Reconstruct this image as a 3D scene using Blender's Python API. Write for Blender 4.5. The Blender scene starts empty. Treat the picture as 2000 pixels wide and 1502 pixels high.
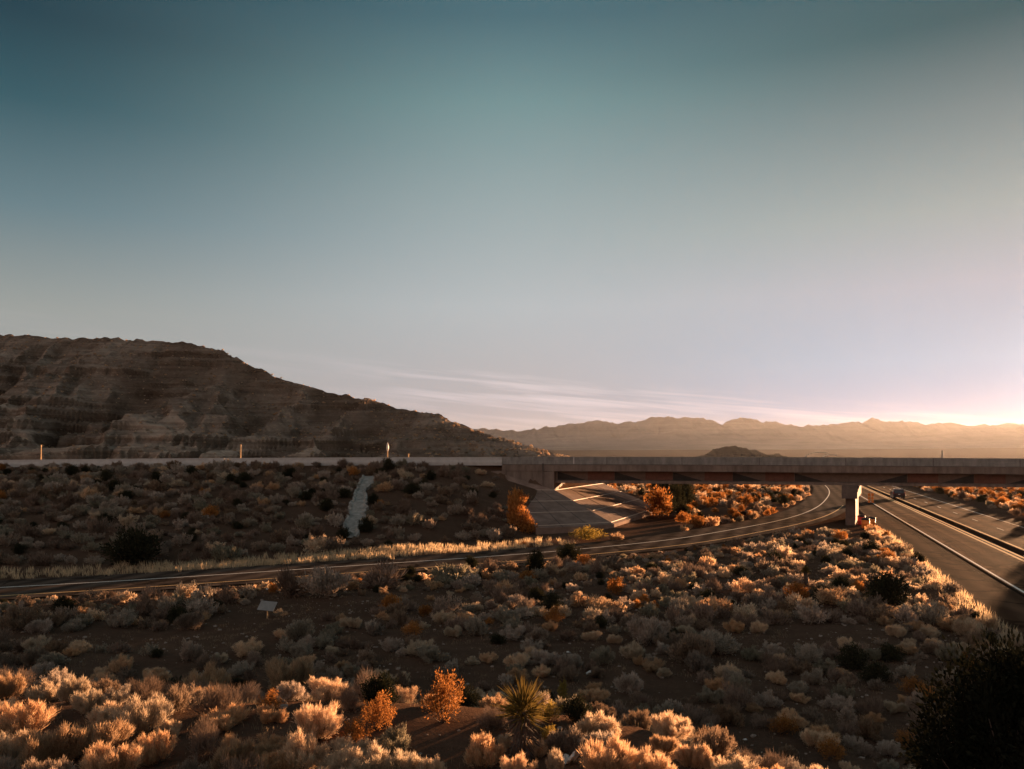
import bpy, math, random
import numpy as np
from mathutils import Vector, Matrix

R = math.radians
random.seed(7)
RNG = np.random.RandomState(11)
scene = bpy.context.scene
COL = scene.collection

# ------------------------------------------------------------------ camera figures
CAM_H = 8.2                     # eye height above the highway
FPX = 1550.0                    # focal length in px of the 2000 px wide photograph
HOR = 885.0                     # horizon row

def world(px, py, z=0.0):
    """ground position (height z) seen at a photograph pixel"""
    t = FPX * (CAM_H - z) / (py - HOR)
    return np.array([(px - 1000.0) / FPX * t, t, z])

def pix(x, y, z):
    return 1000.0 + FPX * x / y, HOR + FPX * (CAM_H - z) / y

# ------------------------------------------------------------------ noise
_T = np.random.RandomState(3).rand(256, 256)
def vnoise(x, y, s=0):
    x = np.asarray(x, float) + s * 17.3; y = np.asarray(y, float) + s * 41.7
    xi = np.floor(x).astype(int); yi = np.floor(y).astype(int)
    fx = x - xi; fy = y - yi
    fx = fx * fx * (3 - 2 * fx); fy = fy * fy * (3 - 2 * fy)
    a = _T[xi & 255, yi & 255]; b = _T[(xi + 1) & 255, yi & 255]
    c = _T[xi & 255, (yi + 1) & 255]; d = _T[(xi + 1) & 255, (yi + 1) & 255]
    return (a * (1 - fx) + b * fx) * (1 - fy) + (c * (1 - fx) + d * fx) * fy
def fbm(x, y, s=0, o=4):
    t = 0; a = .5; n = 0
    for i in range(o):
        t = t + a * vnoise(x * 2 ** i, y * 2 ** i, s + i); n += a; a *= .5
    return t / n
def sstep(a, b, x):
    t = np.clip((np.asarray(x, float) - a) / (b - a), 0, 1)
    return t * t * (3 - 2 * t)

# ------------------------------------------------------------------ bridge frame (U along, V away)
BO = np.array([5.0, 94.0]); BA = R(10.4)
BU = np.array([math.cos(BA), -math.sin(BA)]); BV = np.array([math.sin(BA), math.cos(BA)])
def uv(x, y):
    dx = x - BO[0]; dy = y - BO[1]
    return dx * BU[0] + dy * BU[1], dx * BV[0] + dy * BV[1]
def uvw(u, v, z):
    p = BO + u * BU + v * BV
    return (p[0], p[1], z)
def PT(u): return 7.73 - 7e-5 * (np.asarray(u, float) - 5) ** 2     # parapet top
def RL(u): return PT(u) - 0.88                                       # roadway on the bridge
BW = 13.0                                                            # bridge width
SPAN = 68.0

# ------------------------------------------------------------------ highway / ramp
HA = R(19.2)
HN = np.array([math.cos(HA), -math.sin(HA)]); HD = np.array([math.sin(HA), math.cos(HA)])
def hw(n, s): 
    p = n * HN + s * HD
    return np.array([p[0], p[1]])
def hn(x, y): return x * HN[0] + y * HN[1]

_rp = np.array([(-120, 22), (-90, 29.5), (-60, 38.5), (-31.3, 48.2), (-26.4, 50.2), (-21.9, 52.2), (-14.7, 56), (-7.9, 59.6), (-2, 62.6), (3.8, 66.2),
                (14.3, 74.2), (21.6, 82.6), (29.9, 92.8), (37.9, 104.8), (47.1, 122), (58.0, 146), (66.0, 165), (74.0, 186), (86, 220), (104, 270)], float)
def smooth_poly(p, step=1.5):
    # Catmull-Rom resample, then a light smoothing
    out = []
    for i in range(len(p) - 1):
        p0 = p[max(i - 1, 0)]; p1 = p[i]; p2 = p[i + 1]; p3 = p[min(i + 2, len(p) - 1)]
        n = max(2, int(np.linalg.norm(p2 - p1) / step))
        for k in range(n):
            t = k / n
            out.append(.5 * ((2 * p1) + (-p0 + p2) * t + (2 * p0 - 5 * p1 + 4 * p2 - p3) * t * t + (-p0 + 3 * p1 - 3 * p2 + p3) * t ** 3))
    out.append(p[-1]); out = np.array(out)
    for _ in range(12):
        out[1:-1] = .25 * out[:-2] + .5 * out[1:-1] + .25 * out[2:]
    return out
RAMP = smooth_poly(_rp)
_tg = np.gradient(RAMP, axis=0); _tg /= np.linalg.norm(_tg, axis=1)[:, None]
RN = np.stack([-_tg[:, 1], _tg[:, 0]], 1)        # to the far / left side
R_FAR, R_YEL, R_NEAR = 3.2, -3.3, -4.6           # offsets from the white line

def ramp_off(x, y):
    """signed offset from the ramp's white line (+ = far side), and its distance"""
    x = np.atleast_1d(np.asarray(x, float)); y = np.atleast_1d(np.asarray(y, float))
    sh = x.shape; x = x.ravel(); y = y.ravel()
    best = np.full(x.shape, 1e9); off = np.zeros(x.shape)
    P = RAMP[::2]; N = RN[::2]
    for p, n in zip(P, N):
        dx = x - p[0]; dy = y - p[1]; d = dx * dx + dy * dy
        m = d < best
        best = np.where(m, d, best); off = np.where(m, dx * n[0] + dy * n[1], off)
    return off.reshape(sh), np.sqrt(best).reshape(sh)

# toe of the embankment, as L(U) = distance in front of the bridge line
_toe = [(-150, 1112), (0, 1104), (200, 1098), (430, 1090), (600, 1080), (800, 1067), (1000, 1050), (1051, 1040)]
_tu, _tl = [], []
for a, b in _toe:
    w = world(a, b); u_, v_ = uv(w[0], w[1]); _tu.append(float(u_)); _tl.append(float(-v_))
_tu = [-400, -150] + _tu + [7.5, 30]; _tl = [70, 60] + _tl + [9.2, 9.2]
def Lf(u): return np.interp(u, _tu, _tl)
def E_left(u, v): return .3 - .358 * (.982 * (u - 7.5) - .188 * (v + 8.4))
def E_right(u, v): return .3 + .358 * (.982 * (u - 58.0) - .188 * (v + 8.4))

def emb(u, v):
    top = RL(u) - .12
    # left side
    zf0 = np.where(u < 0, np.minimum(top, 3.5 - .30 * u), 3.5)
    fr = np.where(v < 0, zf0 * (1 + v / Lf(u)), zf0 + (top - zf0) * np.clip(v / .5, 0, 1))
    el = np.where((u < -.5), np.where(v > .3, 99, E_left(u, v)), E_left(u, v))
    back = top - np.clip(v - BW - .5, 0, 99) / 2.5
    left = np.minimum(np.minimum(fr, el), np.minimum(back, top))
    frr = np.where(v < 0, top * (1 + v / 22.0), top)
    er = np.where(u > SPAN + .5, 99, E_right(u, v))
    right = np.minimum(np.minimum(frr, er), np.minimum(back, top))
    return np.maximum(np.maximum(left, np.where(u > 40, right, -9)), 0)

def bank(x, y):
    """rail bank that rises toward the camera"""
    yb = np.interp(x, [-60, -15, 2, 6, 9, 40], [25, 20.3, 17.6, 13.0, 8.0, -6])
    b = 3.0 * sstep(yb + 6.0, yb - 3, y)
    return b + np.clip(13.0 - y, 0, 30) * .20

def far_z(x, y):
    d = np.hypot(x, y)
    z = -.03 * np.clip(d - 260, 0, 900)
    z = z + .016 * np.clip(d - 2600, 0, 1e5) 
    return z

def G(x, y, detail=True):
    x = np.asarray(x, float); y = np.asarray(y, float)
    u, v = uv(x, y)
    z = np.where(np.abs(u) < 600, emb(u, v), 0) + bank(x, y) + far_z(x, y)
    if detail:
        off, dist = ramp_off(x, y)
        n = hn(x, y)
        m1 = np.where(dist < 60, np.clip(np.maximum(off - R_FAR, R_NEAR - off) / 2.5, 0, 1), 1)
        m2 = np.clip(np.maximum(9.6 - n, n - 26.6) / 2.5, 0, 1)
        under = (u > -7.5) & (u < 15) & (v > -16) & (v < 24)
        m3 = np.where(under | ((v > -1) & (v < BW + 1) & (u < 10)), .0, 1)
        m = np.minimum(np.minimum(m1, m2), m3)
        bump = (fbm(x / 7, y / 7, 1, 3) - .5) * .55 + (fbm(x / 1.6, y / 1.6, 5, 3) - .5) * .22
        gutter = -.12 * np.exp(-((off - R_FAR - 1.5) / .9) ** 2)
        z = z + m * bump * np.where(np.hypot(x, y) < 400, 1, 3) + np.where(dist < 60, gutter, 0) * m2
        z = z - .05 * (1 - np.minimum(m1, m2))
    return z

def g1(x, y): return float(G(np.array([x]), np.array([y]))[0])
def ground_at(px, py):
    """the point of the real terrain seen at a pixel"""
    t = np.linspace(6, 320, 3000) if py < 1100 else np.linspace(6, 110, 2600)
    x = (px - 1000) / FPX * t; zr = CAM_H - (py - HOR) / FPX * t
    gz = G(x, t)
    i = int(np.argmax(zr <= gz))
    return x[i], t[i], gz[i]

# ------------------------------------------------------------------ mesh helpers
def mesh_np(name, V, F, mat=None, smooth=False):
    V = np.asarray(V, np.float32); F = np.asarray(F, np.int32)
    me = bpy.data.meshes.new(name)
    n, k = F.shape
    me.vertices.add(len(V)); me.vertices.foreach_set('co', V.ravel())
    me.loops.add(n * k); me.loops.foreach_set('vertex_index', F.ravel())
    me.polygons.add(n); me.polygons.foreach_set('loop_start', np.arange(0, n * k, k, dtype=np.int32))
    me.update(calc_edges=True)
    me.polygons.foreach_set('use_smooth', np.full(n, smooth))
    if mat: me.materials.append(mat)
    me.validate()
    return me
def mesh_py(name, V, F, mat=None, smooth=False):
    me = bpy.data.meshes.new(name); me.from_pydata([tuple(map(float, v)) for v in V], [], [list(map(int, f)) for f in F]); me.update()
    if smooth:
        for p in me.polygons: p.use_smooth = True
    if mat: me.materials.append(mat)
    return me
def tag(o, label=None, cat=None, group=None, kind=None):
    if label: o['label'] = label
    if cat: o['category'] = cat
    if group: o['group'] = group
    if kind: o['kind'] = kind
    return o
def link(name, me, parent=None, loc=None):
    o = bpy.data.objects.new(name, me); COL.objects.link(o)
    if loc is not None: o.location = loc
    if parent: o.parent = parent
    return o
def empty(name, loc=(0, 0, 0), rz=0):
    o = bpy.data.objects.new(name, None); COL.objects.link(o); o.location = loc; o.rotation_euler = (0, 0, rz); o.empty_display_size = .3
    return o
class MB:
    """collects pieces of one mesh"""
    def __init__(s): s.V = []; s.F = []
    def add(s, V, F):
        b = len(s.V); s.V += [tuple(v) for v in V]; s.F += [[i + b for i in f] for f in F]; return s
    def box(s, x0, x1, y0, y1, z0, z1, M=None):
        V = [(x0, y0, z0), (x1, y0, z0), (x1, y1, z0), (x0, y1, z0), (x0, y0, z1), (x1, y0, z1), (x1, y1, z1), (x0, y1, z1)]
        if M is not None: V = [tuple(M @ Vector(v)) for v in V]
        return s.add(V, [(0, 3, 2, 1), (4, 5, 6, 7), (0, 1, 5, 4), (1, 2, 6, 5), (2, 3, 7, 6), (3, 0, 4, 7)])
    def tube(s, pts, rad, n=8, cap=True):
        pts = [Vector(p) for p in pts]; rs = rad if isinstance(rad, (list, tuple)) else [rad] * len(pts)
        V = []
        for i, p in enumerate(pts):
            d = (pts[min(i + 1, len(pts) - 1)] - pts[max(i - 1, 0)]).normalized()
            a = d.orthogonal().normalized() if abs(d.z) < .99 else Vector((1, 0, 0)); b = d.cross(a)
            for k in range(n):
                t = 2 * math.pi * k / n; V.append(p + (a * math.cos(t) + b * math.sin(t)) * rs[i])
        F = [(i * n + k, i * n + (k + 1) % n, (i + 1) * n + (k + 1) % n, (i + 1) * n + k) for i in range(len(pts) - 1) for k in range(n)]
        if cap: F += [list(range(n))[::-1], [(len(pts) - 1) * n + k for k in range(n)]]
        return s.add(V, F)
    def lathe(s, prof, n=16, c=(0, 0, 0)):
        V = [(c[0] + r * math.cos(2 * math.pi * k / n), c[1] + r * math.sin(2 * math.pi * k / n), c[2] + z) for r, z in prof for k in range(n)]
        F = [(i * n + k, i * n + (k + 1) % n, (i + 1) * n + (k + 1) % n, (i + 1) * n + k) for i in range(len(prof) - 1) for k in range(n)]
        F += [list(range(n))[::-1], [(len(prof) - 1) * n + k for k in range(n)]]
        return s.add(V, F)
    def build(s, name, mat, parent=None, smooth=False, bevel=0, loc=None):
        o = link(name, mesh_py(name, s.V, s.F, mat, smooth), parent, loc)
        if bevel:
            b = o.modifiers.new('bevel', 'BEVEL'); b.width = bevel; b.segments = 2; b.limit_method = 'ANGLE'
        return o
def prism_uv(prof, us):
    """profile [(v, dz from parapet top)] swept along U"""
    n = len(prof); V = []
    for u in us:
        t = float(PT(u))
        for v, dz in prof: V.append(uvw(u, v, t + dz))
    F = [(i * n + k, i * n + (k + 1) % n, (i + 1) * n + (k + 1) % n, (i + 1) * n + k) for i in range(len(us) - 1) for k in range(n)]
    F += [list(range(n))[::-1], [(len(us) - 1) * n + k for k in range(n)]]
    return V, F
def strip(name, pl, pr, z, mat, cuts=1):
    V = []; F = []
    for a, b in zip(pl, pr):
        for k in range(cuts + 1):
            p = a + (b - a) * k / cuts
            V.append((p[0], p[1], z(p) if callable(z) else z))
    m = cuts + 1
    for i in range(len(pl) - 1):
        for k in range(cuts): F.append((i * m + k, i * m + k + 1, (i + 1) * m + k + 1, (i + 1) * m + k))
    return mesh_np(name, V, F, mat)

# ------------------------------------------------------------------ materials
def lin(r, g, b):
    f = lambda c: (c / 12.92 if c <= .04045 else ((c + .055) / 1.055) ** 2.4)
    return (f(r / 255), f(g / 255), f(b / 255), 1)
def newmat(name):
    m = bpy.data.materials.new(name); m.use_nodes = True
    nt = m.node_tree; nt.nodes.clear()
    out = nt.nodes.new('ShaderNodeOutputMaterial')
    return m, nt, out
def N(nt, t, **kw):
    n = nt.nodes.new(t)
    for k, v in kw.items():
        if k in n.inputs: n.inputs[k].default_value = v
        else: setattr(n, k, v)
    return n
def ramp(nt, stops, interp='LINEAR'):
    r = nt.nodes.new('ShaderNodeValToRGB'); r.color_ramp.interpolation = interp
    e = r.color_ramp.elements
    while len(e) < len(stops): e.new(.5)
    for i, (p, c) in enumerate(stops): e[i].position = p; e[i].color = c if len(c) == 4 else (*c, 1)
    return r
def simple(name, col, rough=.7, var=.25, scale=6, metal=0, spec=.3, bump=.0, coat=0, stretch=None):
    m, nt, out = newmat(name)
    b = N(nt, 'ShaderNodeBsdfPrincipled', Roughness=rough, Metallic=metal); b.inputs['Specular IOR Level'].default_value = spec
    b.inputs['Coat Weight'].default_value = coat
    tc = N(nt, 'ShaderNodeTexCoord'); vec = tc.outputs['Object']
    if stretch:
        mp = N(nt, 'ShaderNodeMapping'); mp.inputs['Scale'].default_value = stretch; nt.links.new(vec, mp.inputs[0]); vec = mp.outputs[0]
    nz = N(nt, 'ShaderNodeTexNoise', Scale=scale, Detail=6, Roughness=.65); nt.links.new(vec, nz.inputs['Vector'])
    lo = tuple(c * (1 - var) for c in col); hi = tuple(min(1, c * (1 + var)) for c in col)
    r = ramp(nt, [(.3, lo), (.7, hi)]); nt.links.new(nz.outputs[0], r.inputs[0]); nt.links.new(r.outputs[0], b.inputs['Base Color'])
    if bump:
        bp = N(nt, 'ShaderNodeBump', Strength=bump, Distance=.05); nt.links.new(nz.outputs[0], bp.inputs['Height']); nt.links.new(bp.outputs[0], b.inputs['Normal'])
    nt.links.new(b.outputs[0], out.inputs[0])
    return m
def foliage(name, c0, c1, trans=.4, hv=.06, tcol=None, mid=None):
    m, nt, out = newmat(name)
    oi = N(nt, 'ShaderNodeObjectInfo')
    r = ramp(nt, [(0, c0), (1, c1)] if not mid else [(0, c0), (.25, mid[0]), (.5, c1), (.75, mid[1]), (1, c1)]); nt.links.new(oi.outputs['Random'], r.inputs[0])
    geo = N(nt, 'ShaderNodeNewGeometry')
    hsv = N(nt, 'ShaderNodeHueSaturation'); 
    mr = N(nt, 'ShaderNodeMapRange'); mr.inputs['To Min'].default_value = .65; mr.inputs['To Max'].default_value = 1.35
    nt.links.new(geo.outputs['Random Per Island'], mr.inputs[0]); nt.links.new(mr.outputs[0], hsv.inputs['Value']); nt.links.new(r.outputs[0], hsv.inputs['Color'])
    d = N(nt, 'ShaderNodeBsdfDiffuse'); t = N(nt, 'ShaderNodeBsdfTranslucent'); mx = N(nt, 'ShaderNodeMixShader'); mx.inputs[0].default_value = trans
    nt.links.new(hsv.outputs[0], d.inputs[0]); nt.links.new(hsv.outputs[0], t.inputs[0])
    nt.links.new(d.outputs[0], mx.inputs[1]); nt.links.new(t.outputs[0], mx.inputs[2]); nt.links.new(mx.outputs[0], out.inputs[0])
    return m

M = {}
M['sage'] = foliage('sage leaves', (.24, .19, .15), (.46, .37, .30), .48, mid=[(.24, .155, .095), (.24, .21, .145)])
M['rabbit'] = foliage('dry straw plumes', (.42, .285, .175), (.70, .50, .33), .6, mid=[(.58, .36, .20), (.50, .40, .29)])
M['creosote'] = foliage('rust leaves', (.27, .115, .035), (.44, .19, .055), .5)
M['darkleaf'] = foliage('dark green leaves', (.022, .024, .014), (.045, .042, .024), .2)
M['yellowleaf'] = foliage('yellow green leaves', (.20, .15, .035), (.32, .22, .05), .5)
M['grass'] = foliage('dry grass', (.55, .41, .25), (.78, .60, .40), .6)
M['dullgrass'] = foliage('dull dry grass', (.20, .14, .085), (.34, .25, .16), .4)
M['yucca'] = foliage('yucca blades', (.10, .075, .022), (.15, .105, .03), .3)
M['deadtwig'] = foliage('dead twigs', (.16, .11, .08), (.26, .19, .145), .2)
M['bigdark'] = foliage('near black stand-in leaves', (.012, .013, .008), (.016, .016, .010), .12)  # darkness of the imitated corner reflection put into the leaf colour
M['bark'] = simple('bark', (.09, .065, .05), .9, .4, 20, bump=.4)
M['concrete'] = simple('bridge concrete', (.165, .125, .102), .85, .38, 1.1, bump=.15, stretch=(1.6, 1.6, .35))
M['pierconc'] = simple('pier concrete', (.12, .092, .078), .9, .25, 2, bump=.15)
M['parapet'] = simple('parapet concrete', (.20, .19, .175), .8, .36, 1.6, bump=.15, stretch=(1.2, 1.2, .4))
M['barrier'] = simple('pale barrier concrete', (.40, .385, .365), .8, .15, 1.5, bump=.1)
M['paving'] = simple('slope paving concrete', (.21, .145, .115), .95, .32, .8, bump=.3, spec=.02)
M['joint'] = simple('pale joint filler', (.46, .38, .31), .7, .15, 3)
M['groove'] = simple('dark joint', (.06, .05, .045), .9, .2, 3)
M['chute'] = simple('chute concrete', (.28, .255, .225), .95, .45, 1.6, bump=.4, spec=.05)
M['terra'] = simple('terracotta paint', (.125, .055, .038), .8, .25, 2)
M['tan'] = simple('tan paint', (.13, .092, .072), .8, .2, 2)
M['charcoal'] = simple('charcoal paint', (.028, .026, .024), .8, .2, 2)
M['white'] = simple('white road paint', (.80, .74, .66), .9, .2, 8, spec=.04)
M['yellow'] = simple('yellow road paint', (.70, .44, .20), .9, .2, 8, spec=.04)
M['whiteplastic'] = simple('white plastic', (.55, .52, .48), .5, .08, 8)
M['orange'] = simple('orange plastic', (.75, .20, .03), .5, .15, 6)
M['red'] = simple('red plastic', (.50, .05, .03), .5, .15, 6)
M['black'] = simple('black plastic', (.025, .025, .025), .5, .2, 6)
M['steel'] = simple('galvanised steel', (.35, .35, .34), .45, .15, 8, metal=.7)
M['wood'] = simple('weathered wood', (.50, .33, .18), .8, .25, 10)
M['plate'] = simple('grey sheet', (.22, .205, .19), .6, .2, 5)

def asphalt(name, base, warm):
    m, nt, out = newmat(name)
    tc = N(nt, 'ShaderNodeTexCoord')
    n1 = N(nt, 'ShaderNodeTexNoise', Scale=.35, Detail=5, Roughness=.6); n2 = N(nt, 'ShaderNodeTexNoise', Scale=45, Detail=3)
    mp = N(nt, 'ShaderNodeMapping'); mp.inputs['Rotation'].default_value = (0, 0, HA); mp.inputs['Scale'].default_value = (1.6, .06, 1)
    n3 = N(nt, 'ShaderNodeTexNoise', Scale=.8, Detail=3)
    for n in (n1, n2): nt.links.new(tc.outputs['Object'], n.inputs['Vector'])
    nt.links.new(tc.outputs['Object'], mp.inputs[0]); nt.links.new(mp.outputs[0], n3.inputs['Vector'])
    a = N(nt, 'ShaderNodeMath', operation='ADD'); nt.links.new(n1.outputs[0], a.inputs[0]); nt.links.new(n2.outputs[0], a.inputs[1])
    a2 = N(nt, 'ShaderNodeMath', operation='ADD'); nt.links.new(a.outputs[0], a2.inputs[0]); nt.links.new(n3.outputs[0], a2.inputs[1])
    d = N(nt, 'ShaderNodeMath', operation='DIVIDE'); d.inputs[1].default_value = 3; nt.links.new(a2.outputs[0], d.inputs[0])
    r = ramp(nt, [(.36, base), (.64, warm)]); nt.links.new(d.outputs[0], r.inputs[0])
    b = N(nt, 'ShaderNodeBsdfPrincipled', Roughness=.88); b.inputs['Specular IOR Level'].default_value = .0015
    bp = N(nt, 'ShaderNodeBump', Strength=.25, Distance=.02); nt.links.new(n2.outputs[0], bp.inputs['Height']); nt.links.new(bp.outputs[0], b.inputs['Normal'])
    # darker wheel paths along the lanes and a net of sealed cracks
    dn = N(nt, 'ShaderNodeVectorMath', operation='DOT_PRODUCT'); dn.inputs[1].default_value = (HN[0], HN[1], 0); nt.links.new(tc.outputs['Object'], dn.inputs[0])
    w1 = N(nt, 'ShaderNodeMath', operation='MULTIPLY_ADD'); w1.inputs[1].default_value = 6.283 / 1.8; w1.inputs[2].default_value = -.6; nt.links.new(dn.outputs['Value'], w1.inputs[0])
    w2 = N(nt, 'ShaderNodeMath', operation='SINE'); nt.links.new(w1.outputs[0], w2.inputs[0])
    w3 = N(nt, 'ShaderNodeMath', operation='MULTIPLY_ADD'); w3.inputs[1].default_value = .30; w3.inputs[2].default_value = .9; nt.links.new(w2.outputs[0], w3.inputs[0])
    mw = N(nt, 'ShaderNodeMixRGB', blend_type='MULTIPLY'); mw.inputs[0].default_value = 1; nt.links.new(r.outputs[0], mw.inputs[1]); nt.links.new(w3.outputs[0], mw.inputs[2])
    vo = N(nt, 'ShaderNodeTexVoronoi', feature='DISTANCE_TO_EDGE', Scale=.16); ds = N(nt, 'ShaderNodeTexNoise', Scale=.5, Detail=4)
    nt.links.new(tc.outputs['Object'], ds.inputs['Vector']); av = N(nt, 'ShaderNodeVectorMath', operation='MULTIPLY_ADD'); av.inputs[1].default_value = (3, 3, 3)
    nt.links.new(ds.outputs['Color'], av.inputs[0]); nt.links.new(tc.outputs['Object'], av.inputs[2]); nt.links.new(av.outputs[0], vo.inputs['Vector'])
    cr_ = ramp(nt, [(0, (.35, .35, .35)), (.022, (.4, .4, .4)), (.034, (1, 1, 1))]); nt.links.new(vo.outputs['Distance'], cr_.inputs[0])
    mc_ = N(nt, 'ShaderNodeMixRGB', blend_type='MULTIPLY'); mc_.inputs[0].default_value = .8; nt.links.new(mw.outputs[0], mc_.inputs[1]); nt.links.new(cr_.outputs[0], mc_.inputs[2])
    nt.links.new(mc_.outputs[0], b.inputs['Base Color']); nt.links.new(b.outputs[0], out.inputs[0])
    return m
M['asphalt'] = asphalt('worn asphalt', (.075, .041, .023), (.205, .110, .062))
M['shoulder'] = asphalt('shoulder asphalt', (.060, .034, .020), (.125, .070, .042))
M['ramproad'] = asphalt('ramp asphalt', (.050, .036, .028), (.115, .082, .063))
M['seal'] = simple('dark sealed band', (.020, .014, .011), 1.0, .3, 3, spec=0)

def soil():
    m, nt, out = newmat('desert soil')
    geo = N(nt, 'ShaderNodeNewGeometry'); P = geo.outputs['Position']
    big = N(nt, 'ShaderNodeTexNoise', Scale=.11, Detail=6, Roughness=.6); mid = N(nt, 'ShaderNodeTexNoise', Scale=1.3, Detail=7, Roughness=.7)
    fine = N(nt, 'ShaderNodeTexNoise', Scale=9, Detail=5, Roughness=.7); vor = N(nt, 'ShaderNodeTexVoronoi', Scale=7)
    for n in (big, mid, fine, vor): nt.links.new(P, n.inputs['Vector'])
    r = ramp(nt, [(.25, (.045, .027, .018)), (.5, (.088, .052, .035)), (.75, (.165, .100, .067))])
    s = N(nt, 'ShaderNodeMath', operation='ADD'); nt.links.new(big.outputs[0], s.inputs[0]); nt.links.new(mid.outputs[0], s.inputs[1])
    s2 = N(nt, 'ShaderNodeMath', operation='ADD'); nt.links.new(s.outputs[0], s2.inputs[0]); nt.links.new(fine.outputs[0], s2.inputs[1])
    d = N(nt, 'ShaderNodeMath', operation='DIVIDE'); d.inputs[1].default_value = 3; nt.links.new(s2.outputs[0], d.inputs[0]); nt.links.new(d.outputs[0], r.inputs[0])
    peb = ramp(nt, [(.0, (1, 1, 1)), (.10, (1, 1, 1)), (.16, (0, 0, 0))]); nt.links.new(vor.outputs['Distance'], peb.inputs[0])
    mk = N(nt, 'ShaderNodeMath', operation='MULTIPLY'); mk.inputs[1].default_value = .6
    gt = N(nt, 'ShaderNodeMath', operation='GREATER_THAN'); gt.inputs[1].default_value = .55; nt.links.new(mid.outputs[0], gt.inputs[0])
    m2 = N(nt, 'ShaderNodeMath', operation='MULTIPLY'); nt.links.new(peb.outputs[0], m2.inputs[0]); nt.links.new(gt.outputs[0], m2.inputs[1]); nt.links.new(m2.outputs[0], mk.inputs[0])
    mx = N(nt, 'ShaderNodeMixRGB'); mx.inputs[2].default_value = (.17, .13, .105, 1); nt.links.new(mk.outputs[0], mx.inputs[0]); nt.links.new(r.outputs[0], mx.inputs[1])
    b = N(nt, 'ShaderNodeBsdfPrincipled', Roughness=1.0); b.inputs['Specular IOR Level'].default_value = 0
    bp = N(nt, 'ShaderNodeBump', Strength=.7, Distance=.12); nt.links.new(s2.outputs[0], bp.inputs['Height']); nt.links.new(bp.outputs[0], b.inputs['Normal'])
    nt.links.new(mx.outputs[0], b.inputs['Base Color']); nt.links.new(b.outputs[0], out.inputs[0])
    return m
M['soil'] = soil()
def rock(name, cols, zs, spec_scale, bumpd, dot=.5):
    m, nt, out = newmat(name)
    geo = N(nt, 'ShaderNodeNewGeometry'); P = geo.outputs['Position']
    mp = N(nt, 'ShaderNodeMapping'); mp.inputs['Scale'].default_value = (.012 * zs, .012 * zs, .42 * zs); nt.links.new(P, mp.inputs[0])
    st = N(nt, 'ShaderNodeTexNoise', Scale=1, Detail=6, Roughness=.65, Distortion=.4); nt.links.new(mp.outputs[0], st.inputs['Vector'])
    n2 = N(nt, 'ShaderNodeTexNoise', Scale=.05 * zs, Detail=8, Roughness=.7); nt.links.new(P, n2.inputs['Vector'])
    dots = N(nt, 'ShaderNodeTexNoise', Scale=spec_scale, Detail=2, Roughness=.8); nt.links.new(P, dots.inputs['Vector'])
    a = N(nt, 'ShaderNodeMath', operation='ADD'); nt.links.new(st.outputs[0], a.inputs[0]); nt.links.new(n2.outputs[0], a.inputs[1])
    h = N(nt, 'ShaderNodeMath', operation='MULTIPLY'); h.inputs[1].default_value = .5; nt.links.new(a.outputs[0], h.inputs[0])
    r = ramp(nt, [(.36, cols[0]), (.5, cols[1]), (.62, cols[2])]); nt.links.new(h.outputs[0], r.inputs[0])
    dr = ramp(nt, [(.56, (0, 0, 0)), (.66, (1, 1, 1))]); nt.links.new(dots.outputs[0], dr.inputs[0])
    f = N(nt, 'ShaderNodeMath', operation='MULTIPLY'); f.inputs[1].default_value = dot; nt.links.new(dr.outputs[0], f.inputs[0])
    mx = N(nt, 'ShaderNodeMixRGB'); mx.inputs[2].default_value = (*cols[3], 1); nt.links.new(f.outputs[0], mx.inputs[0]); nt.links.new(r.outputs[0], mx.inputs[1])
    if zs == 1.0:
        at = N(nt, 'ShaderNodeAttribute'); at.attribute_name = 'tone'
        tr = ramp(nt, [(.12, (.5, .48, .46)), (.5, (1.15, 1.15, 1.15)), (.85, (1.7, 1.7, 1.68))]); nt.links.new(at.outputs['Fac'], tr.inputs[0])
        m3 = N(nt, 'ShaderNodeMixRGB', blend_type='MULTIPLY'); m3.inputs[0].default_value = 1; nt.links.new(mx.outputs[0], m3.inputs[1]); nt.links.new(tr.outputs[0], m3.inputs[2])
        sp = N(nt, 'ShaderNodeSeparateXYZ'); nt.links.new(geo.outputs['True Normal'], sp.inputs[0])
        cl = ramp(nt, [(.40, (.62, .6, .58)), (.66, (1, 1, 1))]); nt.links.new(sp.outputs[2], cl.inputs[0])      # darker on the steep faces
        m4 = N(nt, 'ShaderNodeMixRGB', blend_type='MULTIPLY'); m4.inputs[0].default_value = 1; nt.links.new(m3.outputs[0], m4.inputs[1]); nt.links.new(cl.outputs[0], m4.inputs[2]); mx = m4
    b = N(nt, 'ShaderNodeBsdfPrincipled', Roughness=1.0); b.inputs['Specular IOR Level'].default_value = 0
    bp = N(nt, 'ShaderNodeBump', Strength=.9, Distance=bumpd); nt.links.new(a.outputs[0], bp.inputs['Height']); nt.links.new(bp.outputs[0], b.inputs['Normal'])
    nt.links.new(mx.outputs[0], b.inputs['Base Color']); nt.links.new(b.outputs[0], out.inputs[0])
    return m
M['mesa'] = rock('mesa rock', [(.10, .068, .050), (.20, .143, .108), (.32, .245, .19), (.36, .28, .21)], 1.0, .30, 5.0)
M['range'] = rock('far rock', [(.10, .092, .092), (.17, .155, .15), (.22, .20, .19), (.15, .135, .13)], .05, .01, 40, .3)

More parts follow.
